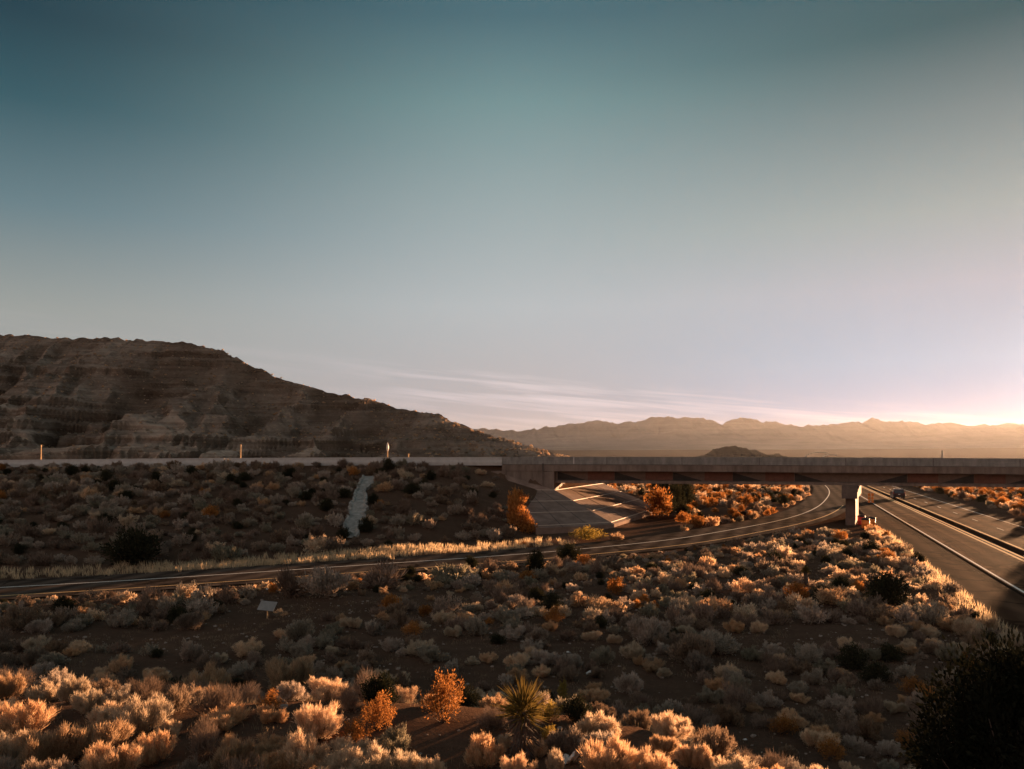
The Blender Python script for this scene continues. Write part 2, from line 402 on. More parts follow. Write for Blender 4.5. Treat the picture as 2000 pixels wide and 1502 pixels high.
# ------------------------------------------------------------------ ground
def axis(lo, hi, step, far, grow=1.12):
    a = list(np.arange(lo, hi + step * .5, step))
    s = step; v = a[-1]
    while v < far: s *= grow; v += s; a.append(v)
    s = step; v = a[0]; b = []
    while v > -far: s *= grow; v -= s; b.append(v)
    return np.array(b[::-1] + a)
xs = axis(-85, 85, .7, 16000); ys = axis(-6, 150, .7, 16000)
ys = ys[ys > -400]
X, Y = np.meshgrid(xs, ys)
Z = G(X.ravel(), Y.ravel()).reshape(X.shape)
Z = Z + np.where(np.hypot(X, Y) > 400, (fbm(X / 300, Y / 300, 9, 4) - .5) * 6, 0)
ny, nx = X.shape
idx = np.arange(nx * ny).reshape(ny, nx)
F = np.stack([idx[:-1, :-1], idx[:-1, 1:], idx[1:, 1:], idx[1:, :-1]], -1).reshape(-1, 4)
tag(link('ground', mesh_np('ground', np.stack([X, Y, Z], -1).reshape(-1, 3), F, M['soil'], True)), kind='structure')

# ------------------------------------------------------------------ roads
def hstrip(name, n0, n1, s0, s1, z, mat, step=4):
    ss = np.arange(s0, s1 + .1, step)
    zz = lambda p: z + float(far_z(p[0], p[1]))
    return strip(name, [hw(n1, s) for s in ss], [hw(n0, s) for s in ss], zz, mat, 4)
def tagstruct(name, me): return tag(link(name, me), kind='structure')
tagstruct('highway', hstrip('highway', 12.6, 25.3, -40, 420, .010, M['asphalt']))
tagstruct('highway_shoulder', hstrip('highway_shoulder', 9.6, 12.6, -40, 420, .010, M['shoulder']))
tagstruct('highway_far_shoulder', hstrip('highway_far_shoulder', 25.3, 26.6, -40, 420, .010, M['shoulder']))
mk = MB()
def paint(n0, n1, s0, s1, z=.016):
    ss = np.arange(s0, s1 + .01, max(1.0, min(8, s1 - s0)))
    if len(ss) < 2: ss = np.array([s0, s1])
    V = []; Fq = []
    for s in ss:
        for n in (n1, n0):
            p = hw(n, s); V.append((p[0], p[1], z + float(far_z(p[0], p[1]))))
    for i in range(len(ss) - 1): Fq.append((2 * i, 2 * i + 1, 2 * i + 3, 2 * i + 2))
    mk.add(V, Fq)
paint(13.0, 13.17, -40, 400); paint(24.35, 24.52, -40, 400)
for s in np.arange(60, 400, 12.2): paint(21.5, 21.63, s, s + 3.0)
o = mk.build('road_markings_white', M['white']); tag(o, kind='structure'); o.name = 'road_marking'
mk = MB(); paint(16.75, 17.0, -40, 400); paint(17.25, 17.5, -40, 400); paint(18.7, 18.95, -40, 400)
o = mk.build('yellow_road_marking', M['yellow']); tag(o, kind='structure')
mk = MB(); paint(17.5, 18.6, -40, 400, .014); paint(12.62, 12.88, -40, 150, .014)
for s in (64, 71, 80, 92, 109): paint(9.9, 24, s, s + .05, .013)
o = mk.build('road_seal_band', M['seal']); tag(o, kind='structure')
mk = MB(); paint(13.5, 16.4, 66, 78.5, .0135); paint(19.2, 21.3, 88, 97, .0135); paint(14.75, 14.95, -20, 120, .0132)
o = mk.build('road_patch', M['shoulder']); tag(o, kind='structure')
# ramp
sel = slice(0, len(RAMP))
def rpts(off):
    p = RAMP + RN * off
    n = hn(p[:, 0], p[:, 1])
    ex = np.clip(n - 12.4, 0, None)      # merge into the highway, never over its lane
    return p - ex[:, None] * HN
tagstruct('ramp_road', strip('ramp_road', list(rpts(R_NEAR)), list(rpts(R_FAR)), .020, M['ramproad'], 4))
k0 = 0; kend = int(np.argmin(np.abs(RAMP[:, 1] - 128)))
kw = int(np.argmin(np.abs(RAMP[:, 1] - 240)))
tagstruct('ramp_marking', strip('ramp_marking', list(rpts(-.08)[:kw]), list(rpts(.08)[:kw]), .027, M['white']))
tagstruct('yellow_ramp_marking', strip('yellow_ramp_marking', list(rpts(R_YEL - .08)[:kend]), list(rpts(R_YEL + .08)[:kend]), .027, M['yellow']))
# road along the embankment top and over the bridge
us = np.concatenate([np.arange(-420, -12, 6), np.arange(-12, SPAN + 12, 4), np.arange(SPAN + 12, 420, 6)])
V, Fq = [], []
for u in us:
    for v in (.45, BW - .45): V.append(uvw(u, v, float(RL(u)) + .004))
for i in range(len(us) - 1): Fq.append((2 * i, 2 * i + 2, 2 * i + 3, 2 * i + 1))
tagstruct('overpass_road', mesh_py('overpass_road', V, Fq, M['asphalt']))

# ------------------------------------------------------------------ bridge
bridge = empty('highway_overpass', uvw(0, 0, 0)); tag(bridge, 'long low concrete highway overpass with terracotta painted girder spanning the roads', 'bridge')
bridge.location = (0, 0, 0)
su = list(np.linspace(-6.3, SPAN + 6.3, 40))
def bpart(name, prof, us, mat, bevel=.0):
    V, Fq = prism_uv(prof, us); return MB().add(V, Fq).build(name, mat, bridge, bevel=bevel)
bpart('parapet', [(0, -.87), (0, -.42), (.03, -.40), (.03, 0), (.30, 0), (.30, -.87)], su, M['parapet'])
bpart('parapet', [(BW - .30, -.87), (BW - .30, 0), (BW, 0), (BW, -.87)], su, M['parapet'])
bpart('deck_slab', [(-.10, -1.66), (-.10, -.98), (.06, -.98), (.06, -.90), (BW - .06, -.90), (BW - .06, -.98), (BW + .1, -.98), (BW + .1, -1.66)], su, M['concrete'])
gu = list(np.linspace(.05, SPAN - .05, 30))
for i, v in enumerate((1.1, 4.7, 8.3, BW - 1.1)):
    bpart('girder', [(v - .45, -2.80), (v - .12, -2.72), (v - .12, -1.661), (v + .12, -1.661), (v + .12, -2.72), (v + .45, -2.80), (v + .45, -3.08), (v - .45, -3.08)], gu, M['concrete'])
# painted motif on the front girder web: one panel per bay, mirrored about the pier
PIER_U = 33.2
bay = 6.75
def panel(poly, mat, name):
    V = []
    for d in (0, .02):
        for (u, f) in poly: V.append(uvw(u, 1.1 - .124 - .022 + d, float(PT(u)) - 2.715 + f * 1.03))
    n = len(poly); F = [list(range(n)), [n + k for k in range(n)][::-1]] + [(k, n + k, n + (k + 1) % n, (k + 1) % n) for k in range(n)]
    MB().add(V, F).build(name, mat, bridge)
def motif(u0, s):
    L = bay
    panel([(u0, 0), (u0 + s * L * .49, 0), (u0, .95)], M['charcoal'], 'painted_triangle')
    panel([(u0 + s * (L * .49 + .02), 0), (u0 + s * L * .53, 0), (u0 + s * L * .53, 1), (u0, 1), (u0, .98)], M['tan'], 'painted_wedge')
    panel([(u0 + s * (L * .53 + .01), 0), (u0 + s * (L - .02), 0), (u0 + s * (L - .02), 1), (u0 + s * (L * .53 + .01), 1)], M['terra'], 'painted_block')
for k in range(4): motif(.3 + k * bay, 1)
panel([(27.35, 0), (30.6, 0), (27.35, .9)], M['charcoal'], 'painted_triangle')
panel([(30.62, 0), (36.0, 0), (39.2, .93), (39.2, 1), (27.35, 1), (27.35, .92)], M['tan'], 'painted_wedge')
panel([(36.02, 0), (39.2, 0), (39.2, .90)], M['charcoal'], 'painted_triangle')
for k in range(4): motif(39.25 + bay * (k + 1), -1) 
# abutments and wingwalls
for side in (0, 1):
    ab = MB()
    if side == 0: u0, u1 = -.9, -.02
    else: u0, u1 = SPAN + .02, SPAN + .9
    V = []; zt = float(PT(u0)) - 1.665
    for u, v in ((u0, .42), (u1, .42), (u1, BW - .42), (u0, BW - .42)): V += [uvw(u, v, 1.6), uvw(u, v, zt)]
    ab.add(V, [(0, 2, 4, 6), (1, 7, 5, 3), (0, 1, 3, 2), (2, 3, 5, 4), (4, 5, 7, 6), (6, 7, 1, 0)]); ab.build('abutment', M['concrete'], bridge)
    for v0, v1, pv in ((-.06, .38, -.13), (BW - .38, BW + .06, BW + .07)):
        ww = MB()
        a, b = (-7.6, -1.36) if side == 0 else (SPAN + 1.36, SPAN + 7.6)
        zt = float(PT(a)) - 1.667
        V = []
        for u, v in ((a, v0), (b, v0), (b, v1), (a, v1)): V += [uvw(u, v, 1.6), uvw(u, v, zt)]
        ww.add(V, [(0, 2, 4, 6), (1, 7, 5, 3), (0, 1, 3, 2), (2, 3, 5, 4), (4, 5, 7, 6), (6, 7, 1, 0)]); ww.build('wingwall', M['concrete'], bridge)
        pl = MB(); a, b = (-1.30, -.01) if side == 0 else (SPAN + .01, SPAN + 1.30)
        lo, hi = min(v0, pv), max(v1, pv); V = []
        for u, v in ((a, lo), (b, lo), (b, hi), (a, hi)): V += [uvw(u, v, 1.6), uvw(u, v, zt - .03)]
        pl.add(V, [(0, 2, 4, 6), (1, 7, 5, 3), (0, 1, 3, 2), (2, 3, 5, 4), (4, 5, 7, 6), (6, 7, 1, 0)]); pl.build('wall_pilaster', M['concrete'], bridge)
# expansion joint
V = []
for u in (-1.42, -1.25):
    for v in (-.112, -.05):
        V += [uvw(u, v, float(PT(u)) - 1.62), uvw(u, v, float(PT(u)) - .75)]
MB().add(V, [(0, 1, 5, 4), (0, 2, 3, 1), (4, 5, 7, 6), (2, 6, 7, 3), (1, 3, 7, 5), (0, 4, 6, 2)]).build('expansion_joint', M['groove'], bridge)
for uj in (6.2, 14.8, 23.4, 32.6, 41.6, 50.2, 58.8):
    V = []
    for u in (uj - .03, uj + .03):
        for v in (-.004, .033): V += [uvw(u, v, float(PT(u)) - .86), uvw(u, v, float(PT(u)) - .02)]
    MB().add(V, [(0, 1, 5, 4), (0, 2, 3, 1), (4, 5, 7, 6), (2, 6, 7, 3), (1, 3, 7, 5), (0, 4, 6, 2)]).build('parapet_joint', M['groove'], bridge)
# pier, skewed to the roadway
pa = R(25.5); pd = Vector((math.sin(pa), math.cos(pa), 0)); pn = Vector((math.cos(pa), -math.sin(pa), 0))
pc = Vector(uvw(PIER_U, 1.0, 0)); pc = Vector((37.55, 88.3, 0))
def pier_box(l0, l1, w0, w1, z0, z1, name, mat, parent, bevel=.03):
    M4 = Matrix(((pd.x, pn.x, 0, pc.x), (pd.y, pn.y, 0, pc.y), (0, 0, 1, 0), (0, 0, 0, 1)))
    mb = MB(); mb.box(l0, l1, w0, w1, z0, z1, M4); return mb.build(name, mat, parent, bevel=bevel)
pier = pier_box(1.8, 12, -.50, .52, -.4, 3.12, 'pier', M['pierconc'], bridge)
ztop = float(PT(PIER_U)) - 3.085
pier_box(0, 13.4, -.82, .80, 3.124, ztop, 'pier_cap', M['pierconc'], pier)
hz = MB(); M4 = Matrix(((pd.x, pn.x, 0, pc.x), (pd.y, pn.y, 0, pc.y), (0, 0, 1, 0), (0, 0, 0, 1)))
hp = pier_box(2.0, 3.3, .524, .56, .6, 2.9, 'hazard_board', M['white'], pier, 0)
st = MB()
for k in range(6):
    z = .55 + k * .42
    V = [(2.0, .562, z), (3.3, .562, z + .45), (3.3, .562, z + .70), (2.0, .562, z + .25)]
    V = [(l, w, min(zz, 2.9)) for l, w, zz in V]
    V2 = [tuple(M4 @ Vector((l, w + .01, z_))) for l, w, z_ in V]; V = [tuple(M4 @ Vector(v)) for v in V]
    st.add(V + V2, [(0, 1, 2, 3), (4, 7, 6, 5), (0, 4, 5, 1), (1, 5, 6, 2), (2, 6, 7, 3), (3, 7, 4, 0)])
st.build('hazard_stripe', M['red'], hp)

# barrier along the embankment
def barrier(a, b, label):
    us = list(np.linspace(a, b, max(2, int(abs(b - a) / 4))))
    V, Fq = prism_uv([(.0, -1.0), (.0, -.62), (.10, -.30), (.12, 0), (.28, 0), (.30, -.30), (.40, -.62), (.40, -1.0)], us)
    return tag(MB().add(V, Fq).build('concrete_barrier', M['barrier']), label, 'barrier')
barrier(-420, -6.34, 'long pale concrete barrier along the top of the shaded embankment')
barrier(SPAN + 6.34, 420, 'pale concrete barrier along the embankment at the far end of the overpass')

# slope paving: two planes meeting in a hip, laid on the cone of the embankment
def pave_pt(u, v): return np.array([*uvw(u, v, 0)[:2], 0])
TT = np.array(uvw(0.02, -.15, 3.56)); TO = np.array(uvw(7.5, -8.4, .34))
WL = np.array(uvw(-5.9, -.16, 5.32)); AL = np.array(uvw(-4.6, -1.7, 3.62)); TL = np.array([2.4, 79.8, .34])
FT = np.array(uvw(4.2, 22, 3.56)); FB = np.array([20.3, 108.0, .34])
FT[2] = 3.56
def quad_patch(a, b, c, d, nu=24, nv=16, lift=.0):
    V = []; Fq = []
    for j in range(nv + 1):
        for i in range(nu + 1):
            s = i / nu; t = j / nv
            p = (a * (1 - s) + b * s) * (1 - t) + (d * (1 - s) + c * s) * t
            V.append((p[0], p[1], p[2] + lift))
    for j in range(nv):
        for i in range(nu): k = j * (nu + 1) + i; Fq.append((k, k + 1, k + nu + 2, k + nu + 1))
    return V, Fq
LIFT = .30
pv = MB()
V, Fq = quad_patch(TL, TO, TT, AL, lift=LIFT); pv.add(V, Fq)                 # side facing the camera
V, Fq = quad_patch(TO, FB, FT, TT, lift=LIFT); pv.add(V, Fq)                 # side under the bridge
V, Fq = quad_patch(AL, TT, TT, WL, 10, 8, lift=LIFT); pv.add(V, Fq)          # corner below the wingwall
# toe curb so the slab has an edge
for a, b in ((TL, TO), (TO, FB), (AL, TL), (WL, AL), (FB, FT)):
    pv.add([(a[0], a[1], a[2] + LIFT), (b[0], b[1], b[2] + LIFT), (b[0], b[1], b[2] - .6), (a[0], a[1], a[2] - .6)], [(0, 1, 2, 3)])
pave = pv.build('slope_paving', M['paving']); tag(pave, 'brown concrete slope paving with pale joints under the left end of the overpass', 'slope paving')
def lerp(a, b, t): return a + (b - a) * t
def bar(pts, w, h, name, mat):
    mb = MB()
    for a, b in zip(pts[:-1], pts[1:]):
        d = Vector(b - a).normalized(); up = Vector((0, 0, 1)); sd = d.cross(up).normalized() * w * .5
        a_, b_ = Vector(a) + Vector((0, 0, LIFT)), Vector(b) + Vector((0, 0, LIFT))
        V = [a_ - sd, a_ + sd, b_ + sd, b_ - sd]; V = [v + Vector((0, 0, -.05)) for v in V] + [v + Vector((0, 0, h)) for v in V]
        mb.add(V, [(0, 3, 2, 1), (4, 5, 6, 7), (0, 1, 5, 4), (1, 2, 6, 5), (2, 3, 7, 6), (3, 0, 4, 7)])
    return mb.build(name, mat, pave)
for t in (.05, .36, .66, .99):
    l = lerp(TL, AL, t); c = lerp(TO, TT, t); f = lerp(FB, FT, t)
    bar([l, c, f], .10, .045, 'level_joint', M['joint'])
for s in (.33, .66): bar([lerp(TL, TO, s), lerp(AL, TT, s)], .07, .02, 'down_joint', M['groove'])
for s in (.25, .5, .75): bar([lerp(TO, FB, s), lerp(TT, FT, s)], .07, .02, 'down_joint', M['groove'])

# drainage chute on the embankment
cl = [(722, 933), (716, 945), (706, 958), (703, 975), (699, 995), (693, 1016), (687, 1036), (683, 1054)]
cwid = [.85, .75, .38, .5, .72, .78, .62, .3]
mb = MB(); V = []; rngc = np.random.RandomState(5); NC = 34
for q in range(NC):
    b = 933 + (1054 - 933) * q / (NC - 1); a = np.interp(b, [c[1] for c in cl], [c[0] for c in cl]); w0 = np.interp(b, [c[1] for c in cl], cwid)
    x, y, z = ground_at(a, b)
    wl = w0 * rngc.uniform(.72, 1.25); wr = w0 * rngc.uniform(.72, 1.25)
    for dx, dz in ((-wl - .2, -.15), (-wl - .16, .30), (-wl, .32), (-wl * .75, .16), (wr * .75, .16), (wr, .32), (wr + .16, .30), (wr + .2, -.15)):
        V.append((x + dx, y, g1(x + dx, y) * .5 + z * .5 + dz + rngc.uniform(-.02, .02)))
cl_n = NC
n = 8
Fq = [(i * n + k, i * n + k + 1, (i + 1) * n + k + 1, (i + 1) * n + k) for i in range(NC - 1) for k in range(n - 1)]
mb.add(V, Fq); tag(mb.build('drainage_chute', M['chute']), 'pale concrete drainage chute running down the shaded embankment', 'drainage chute')

# ------------------------------------------------------------------ hills and mountains
def profile(pts, x): return np.interp(x, [p[0] for p in pts], [p[1] for p in pts])
mesa_p = [(-2600, 760), (-1500, 690), (-800, 650), (0, 655), (50, 655), (100, 660), (230, 662), (350, 667), (420, 682), (436, 684), (446, 694), (470, 702), (500, 718), (560, 742), (600, 755), (660, 770),
          (735, 782), (760, 792), (800, 803), (858, 809), (880, 821), (930, 842), (1000, 863), (1060, 879), (1110, 891), (1180, 905)]
def hill_mesh(prof, Yr, W, nxs, nys, px0, px1, seed, gully, terr, name, mat, zbase, back=.6):
    pxs = np.linspace(px0, px1, nxs)
    yr = np.array([Yr(p) for p in pxs]); py = profile(prof, pxs)
    py = py + (fbm(pxs / 14, pxs * 0, seed, 4) - .5) * 12.0
    zr = CAM_H + (HOR - py) / FPX * yr
    s = np.concatenate([np.linspace(-1, 0, nys // 3, endpoint=False), np.linspace(0, 1, nys) ** 1.15])   # -: back, +: front
    S, PX = np.meshgrid(s, pxs, indexing='ij')
    YR = np.broadcast_to(yr, S.shape); ZR = np.broadcast_to(zr, S.shape)
    w = W(np.broadcast_to(pxs, S.shape))
    # world x fixed along a fall line, so the hill is a real height field
    XR = (PX - 1000) / FPX * YR
    x = XR.copy(); y = YR - np.where(S > 0, S * w, S * w * back)
    wob = (fbm(x / 60, y / 60, seed + 3, 4) - .5)
    f = np.where(S > 0, np.clip(1 - S, 0, 1) ** 1.25, (1 + S) ** .8)
    h = ZR - zbase
    z = h * f
    # gullies running down the slope
    gx = x / 46 + wob * 1.0
    rid = 1 - np.abs(2 * fbm(gx, S * 1.1 + 5, seed + 7, 4) - 1) * 2.2
    amp = np.clip(S, 0, 1) * (1 - np.clip(S, 0, 1)) * 4
    z = z - gully * amp * np.clip(h / 90, .08, 1) * np.clip(1 - rid, 0, 2)
    # ledges
    if terr:
        step = 9.0; wob = wob * 1.6; q = (z + 5 * wob) / step; fr = q - np.floor(q)
        zt = (np.floor(q) + sstep(.0, .30, fr) ) * step - 5 * wob
        z = np.where(S > 0, z + (zt - z) * .55 * sstep(.38, .60, fbm(x / 75, z / 14, seed + 19, 3)) * np.clip(h / 60, 0, 1) * sstep(0, .05, S), z)
    z = z + (fbm(x / 9, y / 9, seed + 11, 4) - .5) * np.clip(h / 60, .15, 1) * 3.2 * sstep(0, .04, np.abs(S))
    z = zbase + z - np.where(np.abs(S) > .97, 3, 0)
    n0, n1 = S.shape; ii = np.arange(n0 * n1).reshape(n0, n1)
    F = np.stack([ii[:-1, :-1], ii[1:, :-1], ii[1:, 1:], ii[:-1, 1:]], -1).reshape(-1, 4)
    me = mesh_np(name, np.stack([x, y, z], -1).reshape(-1, 3), F, mat, False)
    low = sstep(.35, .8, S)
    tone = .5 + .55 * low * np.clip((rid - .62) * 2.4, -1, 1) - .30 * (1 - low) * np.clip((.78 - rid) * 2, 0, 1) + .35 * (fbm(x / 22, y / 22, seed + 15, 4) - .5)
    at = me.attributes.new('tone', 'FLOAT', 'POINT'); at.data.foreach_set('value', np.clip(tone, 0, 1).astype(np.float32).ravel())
    return tag(link(name, me), kind='structure'), (x, y, z, S)
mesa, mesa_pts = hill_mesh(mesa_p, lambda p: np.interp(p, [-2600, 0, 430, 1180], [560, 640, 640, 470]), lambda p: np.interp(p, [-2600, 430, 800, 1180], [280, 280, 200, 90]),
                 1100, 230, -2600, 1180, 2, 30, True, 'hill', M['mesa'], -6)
butte_p = [(1330, 897), (1365, 891), (1390, 879), (1405, 873), (1420, 870.5), (1440, 872), (1460, 876), (1480, 882), (1505, 888), (1520, 886), (1535, 892), (1570, 898)]
M['butte'] = rock('dark butte rock', [(.020, .014, .011), (.040, .028, .022), (.075, .055, .042), (.06, .045, .035)], .99, .2, 4.0)
hill_mesh(butte_p, lambda p: 1400, lambda p: 140 + 0 * p, 120, 40, 1330, 1570, 5, 5, False, 'hill', M['butte'], -32)
mtn_p = [(-3000, 790), (-500, 800), (300, 842), (700, 838), (932, 840), (978, 839), (1034, 839), (1079, 833), (1142, 825), (1165, 823), (1174, 820.5), (1185, 824), (1205, 828), (1236, 823), (1266, 819), (1288, 814), (1312, 818), (1336, 814), (1360, 815),
         (1372, 816), (1384, 823), (1398, 825), (1412, 825), (1428, 819), (1446, 813), (1460, 819), (1490, 824), (1504, 824), (1532, 828), (1552, 831), (1560, 833), (1578, 830), (1590, 833), (1610, 829), (1640, 829), (1675, 826), (1692, 827), (1696, 821), (1705, 818), (1715, 820), (1720, 822),
         (1762, 822), (1787, 826), (1810, 830), (1835, 828), (1852, 826), (1880, 830), (1925, 831), (1950, 831), (1967, 827), (1996, 829), (2120, 826), (2260, 834), (2500, 826), (3000, 838), (4200, 832)]
def mountain():
    pxs = np.linspace(-3000, 4200, 2600); yr = np.full(len(pxs), 9000.0)
    py = profile(mtn_p, pxs) + (fbm(pxs / 13, pxs * 0, 21, 5) - .5) * 11.0 + np.abs(fbm(pxs / 26, pxs * 0, 44, 4) - .5) * 14 - 2
    zr = CAM_H + (HOR - py) / FPX * yr
    s = np.concatenate([np.linspace(-1, 0, 14, endpoint=False), np.linspace(0, 1, 60)])
    S, PX = np.meshgrid(s, pxs, indexing='ij')
    x = (PX - 1000) / FPX * 9000.0; y = 9000.0 - np.where(S > 0, S * 3400, S * 1600)
    zb = far_z(x, y) - 20
    f = np.where(S > 0, np.where(S < .42, 1 - .76 * (S / .42) ** .85, .24 * ((1 - S) / .58) ** 1.2), (1 + S))
    ridn = fbm(x / 420, S * 3, 31, 5)
    z = zb + (zr[None, :] - zb) * f * (1 - .9 * sstep(0, .1, S) * sstep(.75, .3, S) * (np.abs(2 * ridn - 1)))
    n0, n1 = S.shape; ii = np.arange(n0 * n1).reshape(n0, n1)
    F = np.stack([ii[:-1, :-1], ii[1:, :-1], ii[1:, 1:], ii[:-1, 1:]], -1).reshape(-1, 4)
    tag(link('mountains', mesh_np('mountains', np.stack([x, y, z], -1).reshape(-1, 3), F, M['range'], True)), kind='structure')
mountain()

# ------------------------------------------------------------------ plants: prototypes
def blades(P, D, L, Wd, rng):
    """kites from positions P along unit directions D"""
    n = len(P)
    r = rng.normal(size=(n, 3)); s = np.cross(D, r); s /= np.linalg.norm(s, axis=1)[:, None] + 1e-9
    L = L[:, None]; Wd = Wd[:, None]
    V = np.stack([P, P + D * L * .5 + s * Wd * .5, P + D * L, P + D * L * .5 - s * Wd * .5], 1).reshape(-1, 3)
    F = np.arange(4 * n).reshape(n, 4)
    return V, F
def shrub(name, seed, mat, Rr=.6, H=.8, npl=30, nbl=150, L=.09, Wd=.02, sig=.06, tmin=.3, up=.45, spread=.6, stems=True, lean=.15, emin=10, nlobe=1):
    rng = np.random.RandomState(seed)
    Ps, Ds = [], []; stem = MB()
    lx, ly = rng.uniform(-lean, lean, 2)
    az0 = rng.uniform(0, 6.28)
    lobes = []
    for q in range(nlobe):
        a_ = 6.283 * q / max(nlobe, 1) + rng.uniform(-.5, .5); d_ = 0 if nlobe == 1 else Rr * rng.uniform(.38, .62)
        lobes.append(np.array([d_ * math.cos(a_), d_ * math.sin(a_), 0 if nlobe == 1 else H * rng.uniform(-.02, .16), 1 if nlobe == 1 else rng.uniform(.45, .82)]))
    for k in range(npl):
        az = az0 + k * 2.399 + rng.uniform(-.3, .3); el = math.radians(emin + (90 - emin) * (((k + .5) / npl) ** .8) * rng.uniform(.85, 1.0))
        sc = rng.uniform(.72, 1.12)
        lb = lobes[k % len(lobes)]
        tip = np.array([Rr * math.cos(el) * math.cos(az) + lx * math.sin(el), Rr * math.cos(el) * math.sin(az) + ly * math.sin(el), H * (.18 + .82 * math.sin(el))]) * sc
        tip = lb[:3] + tip * lb[3]
        b0 = np.array([rng.normal() * .05 * Rr, rng.normal() * .05 * Rr, 0]); c = np.array([tip[0] * .75, tip[1] * .75, tip[2] * .38])
        t = tmin + (1 - tmin) * rng.rand(nbl) ** .75
        B = ((1 - t) ** 2)[:, None] * b0 + (2 * t * (1 - t))[:, None] * c + (t ** 2)[:, None] * tip
        T = (2 * (1 - t))[:, None] * (c - b0) + (2 * t)[:, None] * (tip - c); T /= np.linalg.norm(T, axis=1)[:, None] + 1e-9
        o = rng.normal(size=(nbl, 3)); sg = sig * (1.15 - .55 * t)
        P = B + o * sg[:, None]
        D = T * .6 + o * .5 * spread + np.array([0, 0, up]) + rng.normal(size=(nbl, 3)) * .25
        D /= np.linalg.norm(D, axis=1)[:, None]
        P[:, 2] = np.maximum(P[:, 2], .01)
        Ps.append(P); Ds.append(D)
        if stems and k % 2 == 0:
            ts = np.linspace(0, .92, 5)
            pts = [tuple((1 - q) ** 2 * b0 + 2 * q * (1 - q) * c + q * q * tip) for q in ts]
            stem.tube(pts, [.014, .012, .010, .007, .004], 4, False)
    P = np.concatenate(Ps); D = np.concatenate(Ds); n = len(P)
    V, F = blades(P, D, L * rng.uniform(.6, 1.4, n), Wd * rng.uniform(.7, 1.3, n), rng)
    me = mesh_np(name, V, F, mat, False)
    ms = mesh_py(name + '_stems', stem.V, stem.F, M['bark']) if stems else None
    return me, ms, max(H, .1), Rr
PROTO = {}
def addp(kind, *a, **k): PROTO.setdefault(kind, []).append(shrub(kind, *a, **k))
for i in range(6):
    rr = random.Random(i)
    addp('sage', 100 + i, M['sage'], Rr=.62 + .1 * rr.random(), H=.62 + .22 * rr.random(), npl=40, nbl=230, L=.085, Wd=.015, sig=.050, tmin=.35, up=.5, nlobe=3 + i % 3)
    addp('rabbit', 200 + i, M['rabbit'], Rr=.58 + .1 * rr.random(), H=.80 + .2 * rr.random(), npl=44, nbl=420, L=.11, Wd=.0085, sig=.045, tmin=.32, up=.55, spread=.5, emin=18, nlobe=3 + i % 4)
    addp('sage_far', 300 + i, M['sage'], Rr=.62 + .1 * rr.random(), H=.62 + .25 * rr.random(), npl=30, nbl=60, L=.12, Wd=.045, sig=.055, tmin=.3, up=.45, stems=False, nlobe=3 + i % 3)
    addp('rabbit_far', 350 + i, M['rabbit'], Rr=.6, H=.75 + .25 * rr.random(), npl=30, nbl=65, L=.13, Wd=.035, sig=.055, tmin=.3, up=.55, stems=False, nlobe=3 + i % 3)
for i in range(3):
    addp('sage', 130 + i, M['deadtwig'], Rr=.6, H=.6, npl=46, nbl=70, L=.17, Wd=.009, sig=.04, tmin=.2, up=.5, spread=1.0, nlobe=2 + i)
    addp('sage_far', 140 + i, M['deadtwig'], Rr=.6, H=.6, npl=36, nbl=40, L=.2, Wd=.03, sig=.05, tmin=.2, up=.5, spread=1.0, stems=False, nlobe=2 + i)
for i in range(4):
    addp('creosote', 400 + i, M['creosote'], Rr=.70, H=1.0, npl=30, nbl=85, L=.06, Wd=.032, sig=.065, tmin=.42, up=.1, spread=1.1, emin=20)
    addp('creosote_far', 450 + i, M['creosote'], Rr=.68, H=.9, npl=24, nbl=70, L=.11, Wd=.05, sig=.075, tmin=.35, up=.2, spread=.9, stems=False)
    addp('darkbush', 500 + i, M['darkleaf'], Rr=.62, H=.85, npl=34, nbl=120, L=.075, Wd=.035, sig=.08, tmin=.2, up=.3, spread=.9)
for i in range(3):
    addp('yellowbush', 600 + i, M['yellowleaf'], Rr=.45, H=1.0, npl=22, nbl=80, L=.07, Wd=.024, sig=.04, tmin=.3, up=.5, spread=.7, emin=30)
big = shrub('corner_dark_mass', 700, M['bigdark'], Rr=1.0, H=1.15, npl=150, nbl=560, L=.05, Wd=.022, sig=.10, tmin=.2, up=.0, spread=1.3, emin=2)  # foliage form for the added dark corner mass

